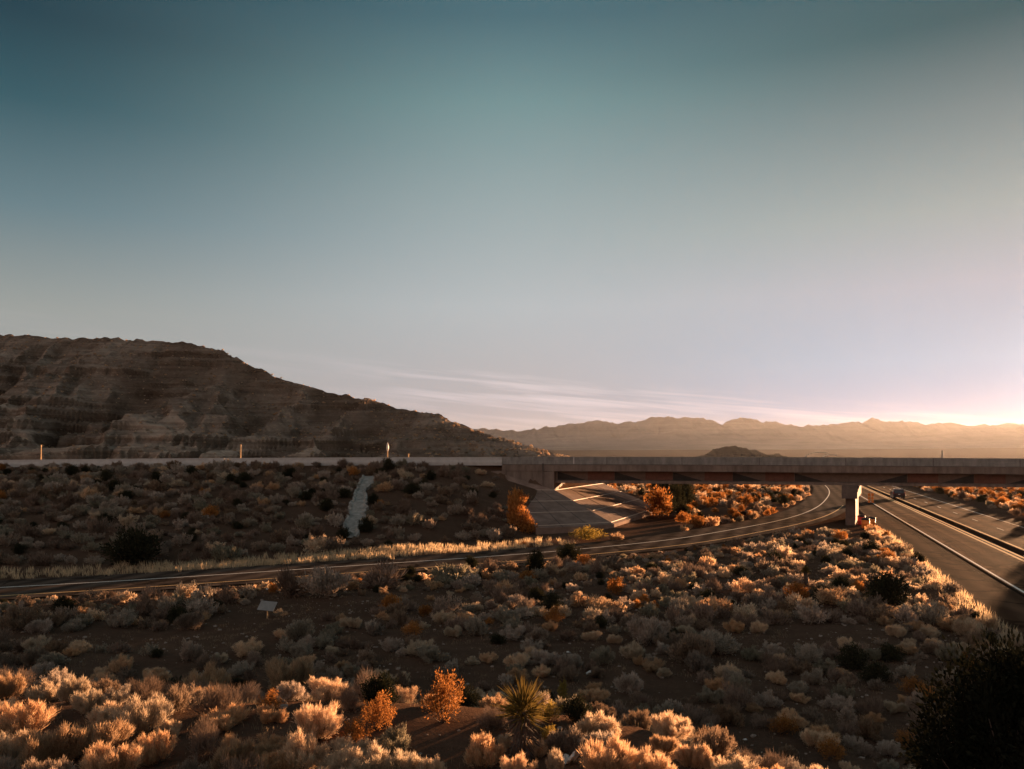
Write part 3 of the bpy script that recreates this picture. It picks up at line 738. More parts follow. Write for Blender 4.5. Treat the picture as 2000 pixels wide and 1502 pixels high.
# ------------------------------------------------------------------ plants: where they stand
SPOTS = []       # x, y, z, width(m), height factor, kind
def clear(x, y, r):
    for s in SPOTS:
        if (s[0] - x) ** 2 + (s[1] - y) ** 2 < (r + s[3] * .42) ** 2: return False
    return True
manual = [  # centre px, base py, width px, top py, kind
 (8, 1368, 66, 1297, 'rabbit'), (45, 1445, 110, 1365, 'rabbit'), (20, 1505, 120, 1420, 'rabbit'), (92, 1500, 130, 1400, 'rabbit'), (172, 1478, 130, 1388, 'rabbit'), (222, 1520, 130, 1430, 'rabbit'),
 (137, 1372, 62, 1303, 'rabbit'), (200, 1348, 56, 1303, 'rabbit'), (176, 1392, 64, 1330, 'rabbit'), (205, 1418, 74, 1362, 'rabbit'), (275, 1436, 96, 1355, 'rabbit'), (332, 1442, 46, 1398, 'rabbit'),
 (307, 1492, 74, 1425, 'rabbit'), (435, 1424, 104, 1374, 'rabbit'), (405, 1368, 92, 1298, 'rabbit'), (290, 1348, 48, 1316, 'rabbit'), (568, 1350, 108, 1262, 'rabbit'), (526, 1394, 56, 1350, 'creosote'),
 (458, 1508, 100, 1420, 'rabbit'), (528, 1520, 76, 1455, 'rabbit'), (622, 1446, 98, 1364, 'rabbit'), (588, 1508, 100, 1420, 'rabbit'), (665, 1512, 90, 1452, 'rabbit'), (720, 1520, 100, 1450, 'rabbit'),
 (790, 1520, 96, 1452, 'rabbit'), (840, 1520, 56, 1470, 'rabbit'), (738, 1430, 84, 1358, 'creosote'), (692, 1452, 70, 1408, 'creosote'), (866, 1412, 108, 1316, 'creosote'), (945, 1496, 78, 1424, 'rabbit'),
 (1008, 1522, 70, 1464, 'rabbit'), (1042, 1478, 54, 1430, 'rabbit'), (1068, 1452, 44, 1416, 'yellowbush'), (1086, 1510, 44, 1452, 'rabbit'), (1066, 1408, 62, 1364, 'yellowbush'), (1096, 1378, 26, 1326, 'yellowbush'),
 (1160, 1440, 92, 1378, 'rabbit'), (1182, 1518, 116, 1428, 'rabbit'), (1262, 1520, 90, 1455, 'rabbit'), (1298, 1468, 58, 1424, 'rabbit'), (1394, 1512, 46, 1462, 'rabbit'), (1352, 1500, 62, 1430, 'rabbit'), (1660, 1512, 40, 1483, 'rabbit'),
 (715, 1292, 36, 1262, 'sage'), (785, 1282, 26, 1262, 'sage'), (684, 1388, 48, 1336, 'sage'), (725, 1345, 52, 1310, 'sage'), (780, 1352, 40, 1316, 'sage'), (986, 1385, 60, 1346, 'rabbit'),
 (922, 1110, 32, 1086, 'darkbush'), (1043, 1120, 42, 1074, 'darkbush'), (1108, 1092, 54, 1064, 'darkbush'), (1738, 1182, 90, 1118, 'darkbush'), (258, 1102, 110, 1030, 'darkbush'),
 (440, 1098, 60, 1058, 'sage'), (1010, 1032, 46, 965, 'creosote'), (1028, 1044, 40, 1006, 'creosote'), (1150, 1058, 90, 1030, 'yellowbush'), (995, 1050, 40, 1024, 'sage'), (1010, 985, 40, 958, 'creosote'),
 (1290, 1010, 60, 955, 'creosote'), (1350, 1290, 100, 1225, 'sage'), (1260, 1255, 90, 1195, 'sage'), (1200, 1160, 40, 1128, 'creosote'), (1395, 1275, 110, 1225, 'sage'),
 (870, 1200, 56, 1158, 'sage'), (990, 1215, 66, 1185, 'sage'), (1000, 1250, 48, 1215, 'sage'), (640, 1165, 110, 1108, 'sage'), (740, 1150, 100, 1105, 'sage'), (880, 1140, 110, 1100, 'sage'), (570, 1165, 60, 1115, 'sage'),
 (235, 1225, 64, 1188, 'sage'), (390, 1205, 70, 1165, 'sage'), (120, 1215, 50, 1182, 'sage'), (40, 1230, 90, 1175, 'sage'), (300, 1180, 50, 1148, 'sage'),
 (1870, 1235, 80, 1195, 'rabbit'), (1620, 1180, 90, 1140, 'rabbit'), (1560, 1190, 70, 1150, 'rabbit'), (1460, 1215, 70, 1172, 'rabbit'), (1400, 1200, 60, 1160, 'rabbit'), (1180, 1200, 80, 1158, 'rabbit'), (1130, 1185, 40, 1150, 'rabbit'),
]
for cx, by, w, ty, kind in manual + [(690, 952, 22, 938, 'sage'), (728, 985, 24, 965, 'darkbush'), (716, 1040, 34, 1012, 'darkbush'), (672, 1010, 22, 992, 'sage'), (672, 1052, 30, 1030, 'darkbush'), (738, 956, 26, 938, 'sage'), (694, 1064, 24, 1046, 'sage'), (722, 1010, 20, 996, 'sage')]:
    x, y, z = ground_at(cx, by)
    SPOTS.append((x, y, z, w * y / FPX, (by - ty) * y / FPX, kind))
for x, y, w, h in ((21.8, 110.2, 2.6, 2.8), (22.8, 113, 3.0, 3.6), (24.2, 116, 3.2, 3.9), (25.6, 119.2, 3.0, 3.9), (20.4, 113.4, 2.6, 3.2), (22.6, 118.6, 3.0, 3.9), (27.2, 122.6, 3.2, 3.9), (21.0, 107.2, 1.8, 1.9)):  # tall bushes added beyond the paving to keep sun off its under-bridge face
    SPOTS.append((x, y, g1(x, y), w, h, 'darkbush'))
N_MAN = len(SPOTS)
BARE = [(230, 1252, 250, 20), (1500, 1250, 60, 14), (640, 1185, 105, 26), (520, 1225, 150, 22), (870, 1185, 60, 14), (900, 1270, 90, 22), (1150, 1275, 70, 20), (1620, 1245, 120, 26), (420, 1260, 160, 20), (800, 1310, 60, 22), (1450, 1140, 70, 12), (370, 1465, 24, 14), (880, 1455, 34, 12), (518, 1187, 40, 16), (1590, 1128, 22, 30), (1690, 1020, 34, 20), (1600, 1035, 60, 10)]
def bare(px, py):
    for a, b, c, d in BARE:
        if ((px - a) / c) ** 2 + ((py - b) / d) ** 2 < 1: return True
    return False
def on_chute(x, y, px, py):
    return 655 < px < 740 and 928 < py < 1062 and abs(px - np.interp(py, [c[1] for c in cl], [c[0] for c in cl])) < 24
def scatter(n, xr, yr, test, rad, kinds, hk=(.55, .95), pack=.36):
    xs_ = RNG.uniform(*xr, n); ys_ = RNG.uniform(*yr, n)
    zs_ = G(xs_, ys_); off, dist = ramp_off(xs_, ys_); nn = hn(xs_, ys_); U_, V_ = uv(xs_, ys_)
    dens = fbm(xs_ / 5, ys_ / 5, 40, 3)
    for i in range(n):
        x, y, z = xs_[i], ys_[i], zs_[i]
        if y < 6: continue
        px, py = pix(x, y, z)
        if px < -420 or px > 2420: continue
        on_road = (dist[i] < 60 and R_NEAR - .5 < off[i] < R_FAR + .4) or (9.1 < nn[i] < 27.2)
        if on_road: continue
        if not test(x, y, U_[i], V_[i], off[i], nn[i]): continue
        if -8 < U_[i] < 14.5 and -15.5 < V_[i] < 23 and U_[i] > -6.5 - .0 * V_[i] + (-V_[i]) * .33 - (V_[i] < -1) * .6: continue
        if y < 120 and (bare(px, py) or on_chute(x, y, px, py)): continue
        w = rad[0] + (rad[1] - rad[0]) * RNG.rand() ** 1.6
        w *= (.75 + .6 * dens[i])
        if dens[i] < .30 and y < 90 and RNG.rand() < .75: continue          # bare patches
        if y < 30: w = min(w, .5 + .022 * y)
        if -2.6 < off[i] - R_NEAR < 0 and dist[i] < 60: w *= .55             # low growth on the ramp verge
        if not clear(x, y, w * pack): continue
        kk = RNG.rand(); k = kinds[-1][1]
        for p, name in kinds:
            if kk < p: k = name; break
        SPOTS.append((x, y, z, w, w * RNG.uniform(*hk), k))
# flat in front of the ramp
scatter(16000, (-48, 48), (12, 110), lambda x, y, u, v, o, n: (o < R_NEAR - .9 or y < 40) and n < 9.0 and y < 88 and not (n > 5.4 and y > 75), (.55, 1.35), [(.62, 'sage'), (.90, 'rabbit'), (.93, 'creosote'), (1, 'darkbush')], (.5, .8), .31)
# embankment face
scatter(6500, (-95, 5), (50, 122), lambda x, y, u, v, o, n: o > R_FAR + 2.6 and -Lf(u) - 1 < v < -.8 and u < 6, (.8, 1.9), [(.80, 'sage'), (.90, 'rabbit'), (.91, 'creosote'), (1, 'darkbush')], (.45, .75))
# tufts along the barrier
scatter(260, (-110, 4), (88, 125), lambda x, y, u, v, o, n: -1.1 < v < -.15 and u < -7.5, (.6, 1.1), [(.5, 'rabbit'), (.9, 'creosote'), (1, 'sage')], (.55, .9))
# beyond the bridge, between paving, ramp and highway
scatter(2600, (8, 100), (76, 250), lambda x, y, u, v, o, n: o > R_FAR + .6 and u > 1 and n < 9, (1.0, 2.2), [(.38, 'creosote'), (.68, 'rabbit'), (.88, 'sage'), (1, 'darkbush')], (.5, .85))
# right of the highway
scatter(6000, (40, 190), (60, 250), lambda x, y, u, v, o, n: (28.2 if y > 75 else 30.5) < n < 85, (.9, 1.9), [(.4, 'creosote'), (.7, 'rabbit'), (.9, 'sage'), (1, 'darkbush')], (.5, .8))
# bright fringe beside the highway shoulder
scatter(900, (5, 44), (24, 92), lambda x, y, u, v, o, n: 7.6 < n < 9.1, (.7, 1.3), [(.75, 'rabbit'), (.9, 'creosote'), (1, 'sage')], (.55, .85))
# fringe along the far side of the ramp
scatter(700, (0, 60), (68, 150), lambda x, y, u, v, o, n: R_FAR + .4 < o < R_FAR + 2.2, (.8, 1.5), [(.55, 'creosote'), (.9, 'rabbit'), (1, 'sage')], (.5, .8))
# behind the embankment
scatter(900, (-170, 40), (118, 260), lambda x, y, u, v, o, n: v > BW + 5, (1.0, 2.0), [(.6, 'sage'), (1, 'rabbit')], (.5, .8))

CATS = {'sage': ('sagebrush', 'sagebrush'), 'rabbit': ('rabbitbrush', 'shrub'), 'creosote': ('creosote_bush', 'bush'), 'darkbush': ('dark_bush', 'bush'), 'yellowbush': ('yellow_bush', 'bush')}
LOOK = {'sage': 'grey brown sage shrub', 'rabbit': 'pale straw plumed shrub', 'creosote': 'rust orange leafy bush', 'darkbush': 'dark green rounded bush', 'yellowbush': 'yellow green upright bush'}
def zone(x, y):
    u, v = uv(x, y); off, dist = ramp_off(np.array([x]), np.array([y])); o = off[0]; n = hn(x, y)
    if n > 26: return 'beyond the far edge of the highway'
    if 7.4 < n and y > 20 and y < 95: return 'along the highway shoulder'
    if v > 0 and u > 0: return 'beyond the overpass beside the curving ramp'
    if v > 0: return 'behind the embankment'
    if o > 0 and v > -1.2: return 'along the top of the embankment under the barrier'
    if o > 0 and u < 4: return 'on the shaded embankment above the ramp'
    if o > 0: return 'at the foot of the slope paving'
    if float(bank(np.array([x]), np.array([y]))[0]) > .9: return 'on the sunlit near bank'
    if x > 0 and y > 34: return 'on the sunlit flat before the overpass pier'
    return 'in the shaded flat between the ramp and near bank'

def zone2(x, y, px, py):
    z = zone(x, y); u, v = uv(x, y)
    if z.startswith('on the shaded embankment'):
        hi = 'high on' if -v < .4 * Lf(u) else 'low on'
        return '%s the shaded embankment %s' % (hi, 'at its left end' if px < 330 else 'left of the chute' if px < 690 else 'right of the chute')
    if z.startswith('along the top'): return 'along the barrier ' + ('left of the chute' if px < 700 else 'right of the chute')
    if z.startswith('in the shaded flat'):
        return 'in shade around the tilted panel' if px < 760 else 'in shade between the yucca and the ramp' if px < 1300 else 'in the shaded hollow left of the added dark corner mass'
    if z.startswith('on the sunlit near bank'):
        return 'on the left end of the near bank' if px < 430 else 'on the near bank beside the rust bush' if px < 960 else 'on the near bank right of the yucca'
    if z.startswith('on the sunlit flat'):
        return 'on the flat left of the dark stump' if px < 1500 else 'on the flat between dark stump and highway'
    if z.startswith('beyond the overpass'): return 'seen under the overpass ' + ('next to the slope paving' if px < 1400 else 'inside the ramp curve')
    return z
SPOTS_A = sorted(range(len(SPOTS)), key=lambda i: -(SPOTS[i][3] / SPOTS[i][1]))
lim = {'sage': 290, 'rabbit': 280, 'creosote': 200, 'darkbush': 120, 'yellowbush': 50}
cnt = {k: 0 for k in lim}
REST = []; PLACED = []
for i in SPOTS_A:
    x, y, z, w, h, k = SPOTS[i]
    px, py = pix(x, y, z)
    inview = -20 < px < 2020 and py < 1560 and not (float(uv(x, y)[1]) > BW and px < 1050)
    if inview and cnt[k] < lim[k]:
        cnt[k] += 1; PLACED.append((i, px, py))
    else: REST.append(i)
obj_of = {}
for j, (i, px, py) in enumerate(PLACED):
    x, y, z, w, h, k = SPOTS[i]
    near = y < 38
    key = k if near or (k + '_far') not in PROTO else k + '_far'
    me, ms, H0, R0 = PROTO[key][RNG.randint(len(PROTO[key]))]
    o = link(CATS[k][0], me, loc=(x, y, z - .03))
    sx = w * .5 / R0; sz = h / H0
    o.scale = (sx, sx, sz); o.rotation_euler = (RNG.uniform(-.08, .08), RNG.uniform(-.08, .08), RNG.uniform(0, 6.28))
    zn = zone2(x, y, px, py); wp = w * FPX / y; sz_ = 'small' if wp < 24 else ('medium' if wp < 46 else 'large')
    sh_ = 'upright' if h / w > .78 else ('low' if h / w < .56 else 'rounded')
    lk = LOOK[k].replace('rounded ', '').replace('upright ', '')
    tag(o, '%s %s %s %s' % (sz_, sh_, lk, zn), CATS[k][1], '%s %s %s %s' % (sz_, sh_, lk + ('es' if lk.endswith('bush') else 's'), zn))
    if near and ms:
        link('stems', ms, o)
    obj_of[i] = (o, px, py, k, w * FPX / y)
# ---- labels of their own for the shrubs next to a landmark of the picture
LAND = [('yucca', 1010, 1430, 30), ('white plastic bag', 1114, 1484, 14), ('tilted grey panel', 520, 1187, 20), ('drainage chute', 695, 1000, 30), ('dark yucca stump', 1577, 1135, 16), ('orange barrels', 1690, 1030, 16), ('large rust bush', 866, 1380, 50)]
used = set()
def name_it(i, text, grp=True):
    o = obj_of[i][0]; o['label'] = text; used.add(i)
    if 'group' in o: del o['group']
for nm, lx, ly, lr in LAND:
    for side in ('left', 'right', 'front', 'back'):
        best = None
        for i, (o, px, py, k, wpx) in obj_of.items():
            if i in used or o.name.startswith('creosote_bush') and nm == 'large rust bush' and abs(px - lx) < 10: continue
            dx = px - lx; dy = (py - wpx * .3) - ly
            ok = {'left': dx < -lr * .7 and abs(dy) < abs(dx), 'right': dx > lr * .7 and abs(dy) < abs(dx), 'front': dy > 4 and abs(dx) < dy, 'back': dy < -4 and abs(dx) < -dy}[side]
            d = math.hypot(dx, dy)
            if ok and d < lr + 75 and (best is None or d < best[0]): best = (d, i)
        if best:
            k = obj_of[best[1]][3]
            rel = {'left': 'directly left of the ', 'right': 'directly right of the ', 'front': 'just in front of the ', 'back': 'just behind the '}[side]
            name_it(best[1], LOOK[k] + ' ' + rel + nm)
special = {16: 'tall pale plumed shrub lit up alone at the back edge of the near bank', 28: 'large rust orange bush left of the yucca on the near bank', 26: 'ragged orange bush beside the pale shrubs left of the large rust bush', 13: 'low wide pale shrub with a dark shaded underside on the near bank', 0: 'orange lit shrub cut by the left edge of the view, highest of its bank',
           49: 'small dark bush at the near edge of the ramp, left of the dark conical bush', 50: 'dark conical bush rising before the ramp lines', 52: 'large round dark bush beside the highway shoulder', 53: 'large dark bush at the ramp verge below the left embankment', 39: 'small round pale shrub alone right of the white bag'}
for i, t in special.items():
    if i in obj_of: name_it(i, t)

from collections import Counter
gc = Counter(o.get('group') for o, *_ in obj_of.values())
for o, *_ in obj_of.values():
    if o.get('group') and gc[o['group']] == 1: del o['group']
# the rest of the scrub: one mass
def scatter_object(name, pts, protos, mat_label):
    coll = bpy.data.collections.new(name + ' sources')
    for k, me in enumerate(protos):
        o = bpy.data.objects.new('%s_%03d' % (name, k), me); coll.objects.link(o)
    me = bpy.data.meshes.new(name); me.vertices.add(len(pts)); me.vertices.foreach_set('co', np.array([p[:3] for p in pts], np.float32).ravel())
    for an, ty, col in (('pick', 'INT', 3), ('rot', 'FLOAT', 4), ('scl', 'FLOAT', 5)):
        at = me.attributes.new(an, ty, 'POINT'); at.data.foreach_set('value', np.array([p[col] for p in pts], np.int32 if ty == 'INT' else np.float32))
    at = me.attributes.new('scz', 'FLOAT', 'POINT'); at.data.foreach_set('value', np.array([p[6] for p in pts], np.float32))
    o = link(name, me)
    ng = bpy.data.node_groups.new(name, 'GeometryNodeTree')
    ng.interface.new_socket('Geometry', in_out='INPUT', socket_type='NodeSocketGeometry'); ng.interface.new_socket('Geometry', in_out='OUTPUT', socket_type='NodeSocketGeometry')
    gi = ng.nodes.new('NodeGroupInput'); go = ng.nodes.new('NodeGroupOutput')
    ci = ng.nodes.new('GeometryNodeCollectionInfo'); ci.inputs[0].default_value = coll; ci.inputs[1].default_value = True; ci.inputs[2].default_value = True
    ip = ng.nodes.new('GeometryNodeInstanceOnPoints'); ip.inputs['Pick Instance'].default_value = True
    def attr(n, t):
        a = ng.nodes.new('GeometryNodeInputNamedAttribute'); a.data_type = t; a.inputs[0].default_value = n; return a.outputs[0]
    cr = ng.nodes.new('ShaderNodeCombineXYZ'); ng.links.new(attr('rot', 'FLOAT'), cr.inputs[2])
    cs = ng.nodes.new('ShaderNodeCombineXYZ'); a = attr('scl', 'FLOAT'); ng.links.new(a, cs.inputs[0]); ng.links.new(a, cs.inputs[1]); ng.links.new(attr('scz', 'FLOAT'), cs.inputs[2])
    ng.links.new(gi.outputs[0], ip.inputs['Points']); ng.links.new(ci.outputs[0], ip.inputs['Instance']); ng.links.new(attr('pick', 'INT'), ip.inputs['Instance Index'])
    ng.links.new(cr.outputs[0], ip.inputs['Rotation']); ng.links.new(cs.outputs[0], ip.inputs['Scale']); ng.links.new(ip.outputs[0], go.inputs[0])
    md = o.modifiers.new('scatter', 'NODES'); md.node_group = ng
    return tag(o, kind='stuff')
protos = []; base = {}; size = {}
for k in ('sage_far', 'rabbit_far', 'creosote_far', 'darkbush'):
    base[k] = len(protos)
    for p in PROTO[k]: protos.append(p[0]); size[len(protos) - 1] = (p[2], p[3])
pts = []
for i in REST:
    x, y, z, w, h, k = SPOTS[i]
    kk = {'sage': 'sage_far', 'rabbit': 'rabbit_far', 'creosote': 'creosote_far', 'darkbush': 'darkbush', 'yellowbush': 'creosote_far'}[k]
    pk = base[kk] + RNG.randint(len(PROTO[kk])); H0, R0 = size[pk]
    pts.append((x, y, z - .03, pk, RNG.uniform(0, 6.28), w * .5 / R0, h / H0))
so = scatter_object('desert_scrub', pts, protos, '')
tag(so, 'mass of small sage and straw scrub covering the flats and embankment', 'scrub')
# scrub on the mesa
mx_, my_, mz_, mS = mesa_pts
fl = np.flatnonzero(((mS > -.1) & (mS < .98)).ravel()); ch = RNG.choice(fl, 9000, replace=False)
pts = []
for c in ch:
    x, y, z = mx_.ravel()[c], my_.ravel()[c], mz_.ravel()[c]
    pk = base['sage_far'] + RNG.randint(6) if RNG.rand() < .5 else base['rabbit_far'] + RNG.randint(6)
    s = RNG.uniform(.8, 1.9); pts.append((x + RNG.uniform(-1, 1), y, z - .1, pk, RNG.uniform(0, 6.28), s, s * .9))
so = scatter_object('hillside_scrub', pts, protos, ''); tag(so, 'sparse scrub dotting the dark mesa slope', 'scrub')

# ------------------------------------------------------------------ dry grass (uncountable)
def grass(points, n_per, hmin, hmax, wd, name, label, seed=5, mat='grass'):
    rng = np.random.RandomState(seed); P = np.repeat(np.array(points), n_per, 0)
    P[:, :2] += rng.normal(size=(len(P), 2)) * .12
    D = rng.normal(size=(len(P), 3)) * .28; D[:, 2] = 1; D /= np.linalg.norm(D, axis=1)[:, None]
    V, F = blades(P, D, rng.uniform(hmin, hmax, len(P)), np.full(len(P), wd), rng)
    o = link(name, mesh_np(name, V, F, M[mat])); return tag(o, label, 'grass', kind='stuff')
gp = []
for i in range(len(RAMP)):
    p = RAMP[i]
    if not (-40 < p[0] < 8): continue
    dn = np.interp(p[0], [-40, -26, -21, -4, 2, 8], [.25, .35, 1, 1, .5, .15])
    for _ in range(int(46 * dn)):
        q = p + RN[i] * (R_FAR + .5 + 3.0 * RNG.rand() ** 1.3) + RNG.normal(size=2) * .6
        gp.append((q[0], q[1], g1(q[0], q[1]) - .02))
grass(gp, 14, .25, .62, .035, 'dry_grass', 'band of sunlit dry grass between ramp and shaded embankment')
gp = []
for s in np.arange(22, 92, .16):
    q = hw(RNG.uniform(8.3, 9.6), s + RNG.normal() * .3); gp.append((q[0], q[1], g1(q[0], q[1]) - .02))
grass(gp, 16, .2, .55, .025, 'dry_grass', 'bright dry grass edging the highway shoulder', 6)
gp = []
q = np.stack([RNG.uniform(-36, 36, 9500), RNG.uniform(13, 64, 9500)], 1); off, dist = ramp_off(q[:, 0], q[:, 1]); gz = G(q[:, 0], q[:, 1]); gn = hn(q[:, 0], q[:, 1])
tuft = fbm(q[:, 0] / 3, q[:, 1] / 3, 61, 3)
gp = [(a[0], a[1], z - .02) for a, z, o_, n_, t_ in zip(q, gz, off, gn, tuft) if o_ < R_NEAR - .4 and n_ < 9.2 and t_ > .44]
grass(gp, 15, .05, .17, .008, 'dry_grass', 'sparse short dry grass tufts on the bare soil between shrubs', 7, 'dullgrass')
# stones
def stone(seed):
    rng = np.random.RandomState(seed); V = []; n = 7
    for j, (r, z) in enumerate(((.2, 0), (.5, .08), (.46, .28), (.2, .4))):
        for k in range(n): a = 6.283 * k / n; rr = r * rng.uniform(.75, 1.25); V.append((rr * math.cos(a), rr * math.sin(a) * .8, z * rng.uniform(.8, 1.2)))
    F = [(j * n + k, j * n + (k + 1) % n, (j + 1) * n + (k + 1) % n, (j + 1) * n + k) for j in range(3) for k in range(n)] + [[3 * n + k for k in range(n)]]
    return mesh_py('stone', V, F, M['stone'])
M['stone'] = simple('stone', (.26, .20, .16), .9, .35, 3, bump=.3)
pts = []
xq = RNG.uniform(-36, 36, 5200); yq = RNG.uniform(13, 60, 5200); zq = G(xq, yq); off, dist = ramp_off(xq, yq); gn = hn(xq, yq)
for x, y, z, o_, n_ in zip(xq, yq, zq, off, gn):
    if o_ < R_NEAR - .2 and n_ < 9.3:
        s = .05 + .16 * RNG.rand() ** 4; pts.append((x, y, z - s * .1, RNG.randint(4), RNG.uniform(0, 6.28), s, s))
so = scatter_object('gravel', pts, [stone(i) for i in range(4)], ''); tag(so, 'loose stones strewn over the bare desert soil', 'stones')

# ------------------------------------------------------------------ bush-shaped mass by the camera, added to imitate a dark train reflection
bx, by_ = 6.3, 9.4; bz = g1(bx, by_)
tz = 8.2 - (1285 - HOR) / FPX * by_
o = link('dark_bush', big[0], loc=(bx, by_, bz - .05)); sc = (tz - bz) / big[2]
o.scale = (1.35, 1.35, sc); tag(o, 'huge dark bush-shaped stand-in for the train reflection in the near right corner', 'bush'); link('stems', big[1], o)

# ------------------------------------------------------------------ yucca
def yucca(loc, trunk_h, leaf, label, cat='yucca', seed=1, lean=.1):
    rng = np.random.RandomState(seed); root = empty('yucca', loc); tag(root, label, cat)
    tp = [(0, 0, -.1), (lean * .3, 0, trunk_h * .4), (lean, 0, trunk_h)]
    mb = MB(); mb.tube(tp, [.13, .11, .10], 9); mb.build('trunk', M['bark'], root, True)
    def fan(n, emin, emax, name, mat, L, zlo, zhi, down=False):
        P, D = [], []
        for k in range(n):
            az = rng.uniform(0, 6.283); el = R(rng.uniform(emin, emax)); d = np.array([math.cos(el) * math.cos(az), math.cos(el) * math.sin(az), math.sin(el) - .25 * rng.rand() ** 3]); d /= np.linalg.norm(d)
            P.append(np.array([lean, 0, rng.uniform(zlo, zhi)]) + d * .06); D.append(d)
        P = np.array(P); D = np.array(D); V, F = blades(P, D, L * rng.uniform(.5, 1.15, n), np.full(n, .024), rng)
        link(name, mesh_np(name, V, F, mat), root)
    fan(380, -12, 88, 'leaf_crown', M['yucca'], leaf, trunk_h - .14, trunk_h + .10)
    fan(420, -88, -20, 'dead_leaf_skirt', M['bark'], leaf * .72, trunk_h * .25, trunk_h)
    return root
x, y, z = ground_at(1010, 1482)
yucca((x, y, z), .80, .50, 'spiky yucca with dark trunk standing among the sunlit near shrubs', seed=3)
x, y, z = ground_at(1577, 1154)
yucca((x, y, z), 1.15, .30, 'dark yucca stump standing among pale shrubs on the sunlit flat', seed=9, lean=-.12)

# ------------------------------------------------------------------ grey panel on a post
x, y, z = ground_at(522, 1208)
root = empty('sign_panel', (x, y, z)); tag(root, 'small tilted grey sheet panel on a short post in the shaded flat', 'panel')
MB().tube([(0, 0, -.2), (0, 0, .5)], .035, 8).build('post', M['wood'], root)
mb = MB(); mb.box(-.42, .42, -.02, .02, -.3, .3, Matrix.Translation((0, 0, .62)) @ Matrix.Rotation(R(-52), 4, 'X') @ Matrix.Rotation(R(7), 4, 'Y')); mb.build('sheet', M['plate'], root, bevel=.008)

# ------------------------------------------------------------------ litter
def litter(px, py, w, label, seed, mat='whiteplastic', stand=.4):
    x, y, z = ground_at(px, py); rng = np.random.RandomState(seed); s = w * y / FPX
    n = 7; V = []; F = []
    for j in range(n + 1):
        for i in range(n + 1):
            a = (i / n - .5); b = (j / n - .5)
            h = stand * (.5 + .5 * math.cos(a * 5 + seed)) * (1 - abs(b)) + rng.uniform(-.10, .10)
            V.append((a * s * (1 - .4 * abs(b)) + rng.uniform(-.05, .05) * s, b * s * .8 + rng.uniform(-.05, .05) * s, .03 + max(0, h) * s))
    for j in range(n):
        for i in range(n): k = j * (n + 1) + i; F.append((k, k + 1, k + n + 2, k + n + 1))
    o = link('litter', mesh_py('litter', V, F, M[mat]), loc=(x, y, z)); o.rotation_euler = (0, 0, rng.uniform(0, 6))
    sm = o.modifiers.new('thickness', 'SOLIDIFY'); sm.thickness = .006
    return tag(o, label, 'litter')
o = litter(1114, 1494, 30, 'crumpled white plastic bag between pale shrubs at the bottom of the view', 4, stand=.9)
litter(1156, 1318, 22, 'flat white scrap of plastic lying in the shaded scrub', 6, stand=.25)
litter(1102, 1300, 14, 'narrow white scrap on shaded soil left of the flat scrap', 8)
litter(1241, 1331, 12, 'small white scrap on shaded soil, rightmost of the near scraps', 10)
litter(1110, 1276, 8, 'tiny white paper scrap farther back on the shaded soil', 12)
litter(1455, 1447, 8, 'tiny pale scrap beside dark shrubs near the bottom of the view', 13)
litter(1200, 1092, 8, 'pale scrap on the sunlit verge beside the ramp', 14)
litter(524, 1152, 9, 'white scrap on the verge just behind the tilted grey panel', 15)

# ------------------------------------------------------------------ marker posts on the overpass road
def marker(px, top, u_hint_v, label, mat, paddle=False, w=.07):
    # stands on the embankment road behind the barrier
    t = 100.0
    for _ in range(8):
        x = (px - 1000) / FPX * t; u, v = uv(x, t); t = t + (u_hint_v - float(v)) * .98
    x = (px - 1000) / FPX * t; u, v = uv(x, t); zb = float(RL(u)) + (0 if v < BW - .3 else .86); zt = CAM_H + (HOR - top) / FPX * t
    root = empty('marker_post', (x, t, zb)); tag(root, label, 'marker post')
    h = zt - zb
    mb = MB(); mb.box(-w, w, -.03, .03, 0, h * (.62 if paddle else .9)); mb.build('post', M[mat], root, bevel=.01)
    mb = MB()
    if paddle: mb.tube([(0, 0, h * .60), (0, 0, h * .72), (0, 0, h * .85), (0, 0, h)], [.08, .17, .15, .03], 8)
    else: mb.box(-w * 1.15, w * 1.15, -.045, .045, h * .9, h)
    mb.build('reflector', M['whiteplastic'] if paddle else M[mat], root)
    return root
marker(80, 869, 1.2, 'slim wooden marker post behind the barrier, leftmost on the embankment', 'wood')
marker(470, 868, 1.2, 'slim wooden marker post behind the barrier below the middle of the mesa', 'wood')
marker(757, 864, 1.2, 'tall marker with white paddle head behind the barrier above the chute', 'wood', True)
marker(798, 886, 1.2, 'short marker stub behind the barrier right of the white paddle marker', 'wood')
marker(1840, 880, BW + .5 - .65, 'thin dark post on the far parapet of the overpass, right of the highway', 'steel')
# white delineator on the near parapet
t = 93.2; x = (1120 - 1000) / FPX * t; u, v = uv(x, t); p = uvw(float(u), -.04, float(PT(u)) - .80)
root = empty('delineator', p, -BA); tag(root, 'small white delineator fixed to the near parapet at the abutment', 'delineator')
MB().box(-.055, .055, -.02, .0, 0, .80).build('strip', M['whiteplastic'], root, bevel=.005)
MB().box(-.03, .03, .0, .07, .1, .2).build('bracket', M['steel'], root)

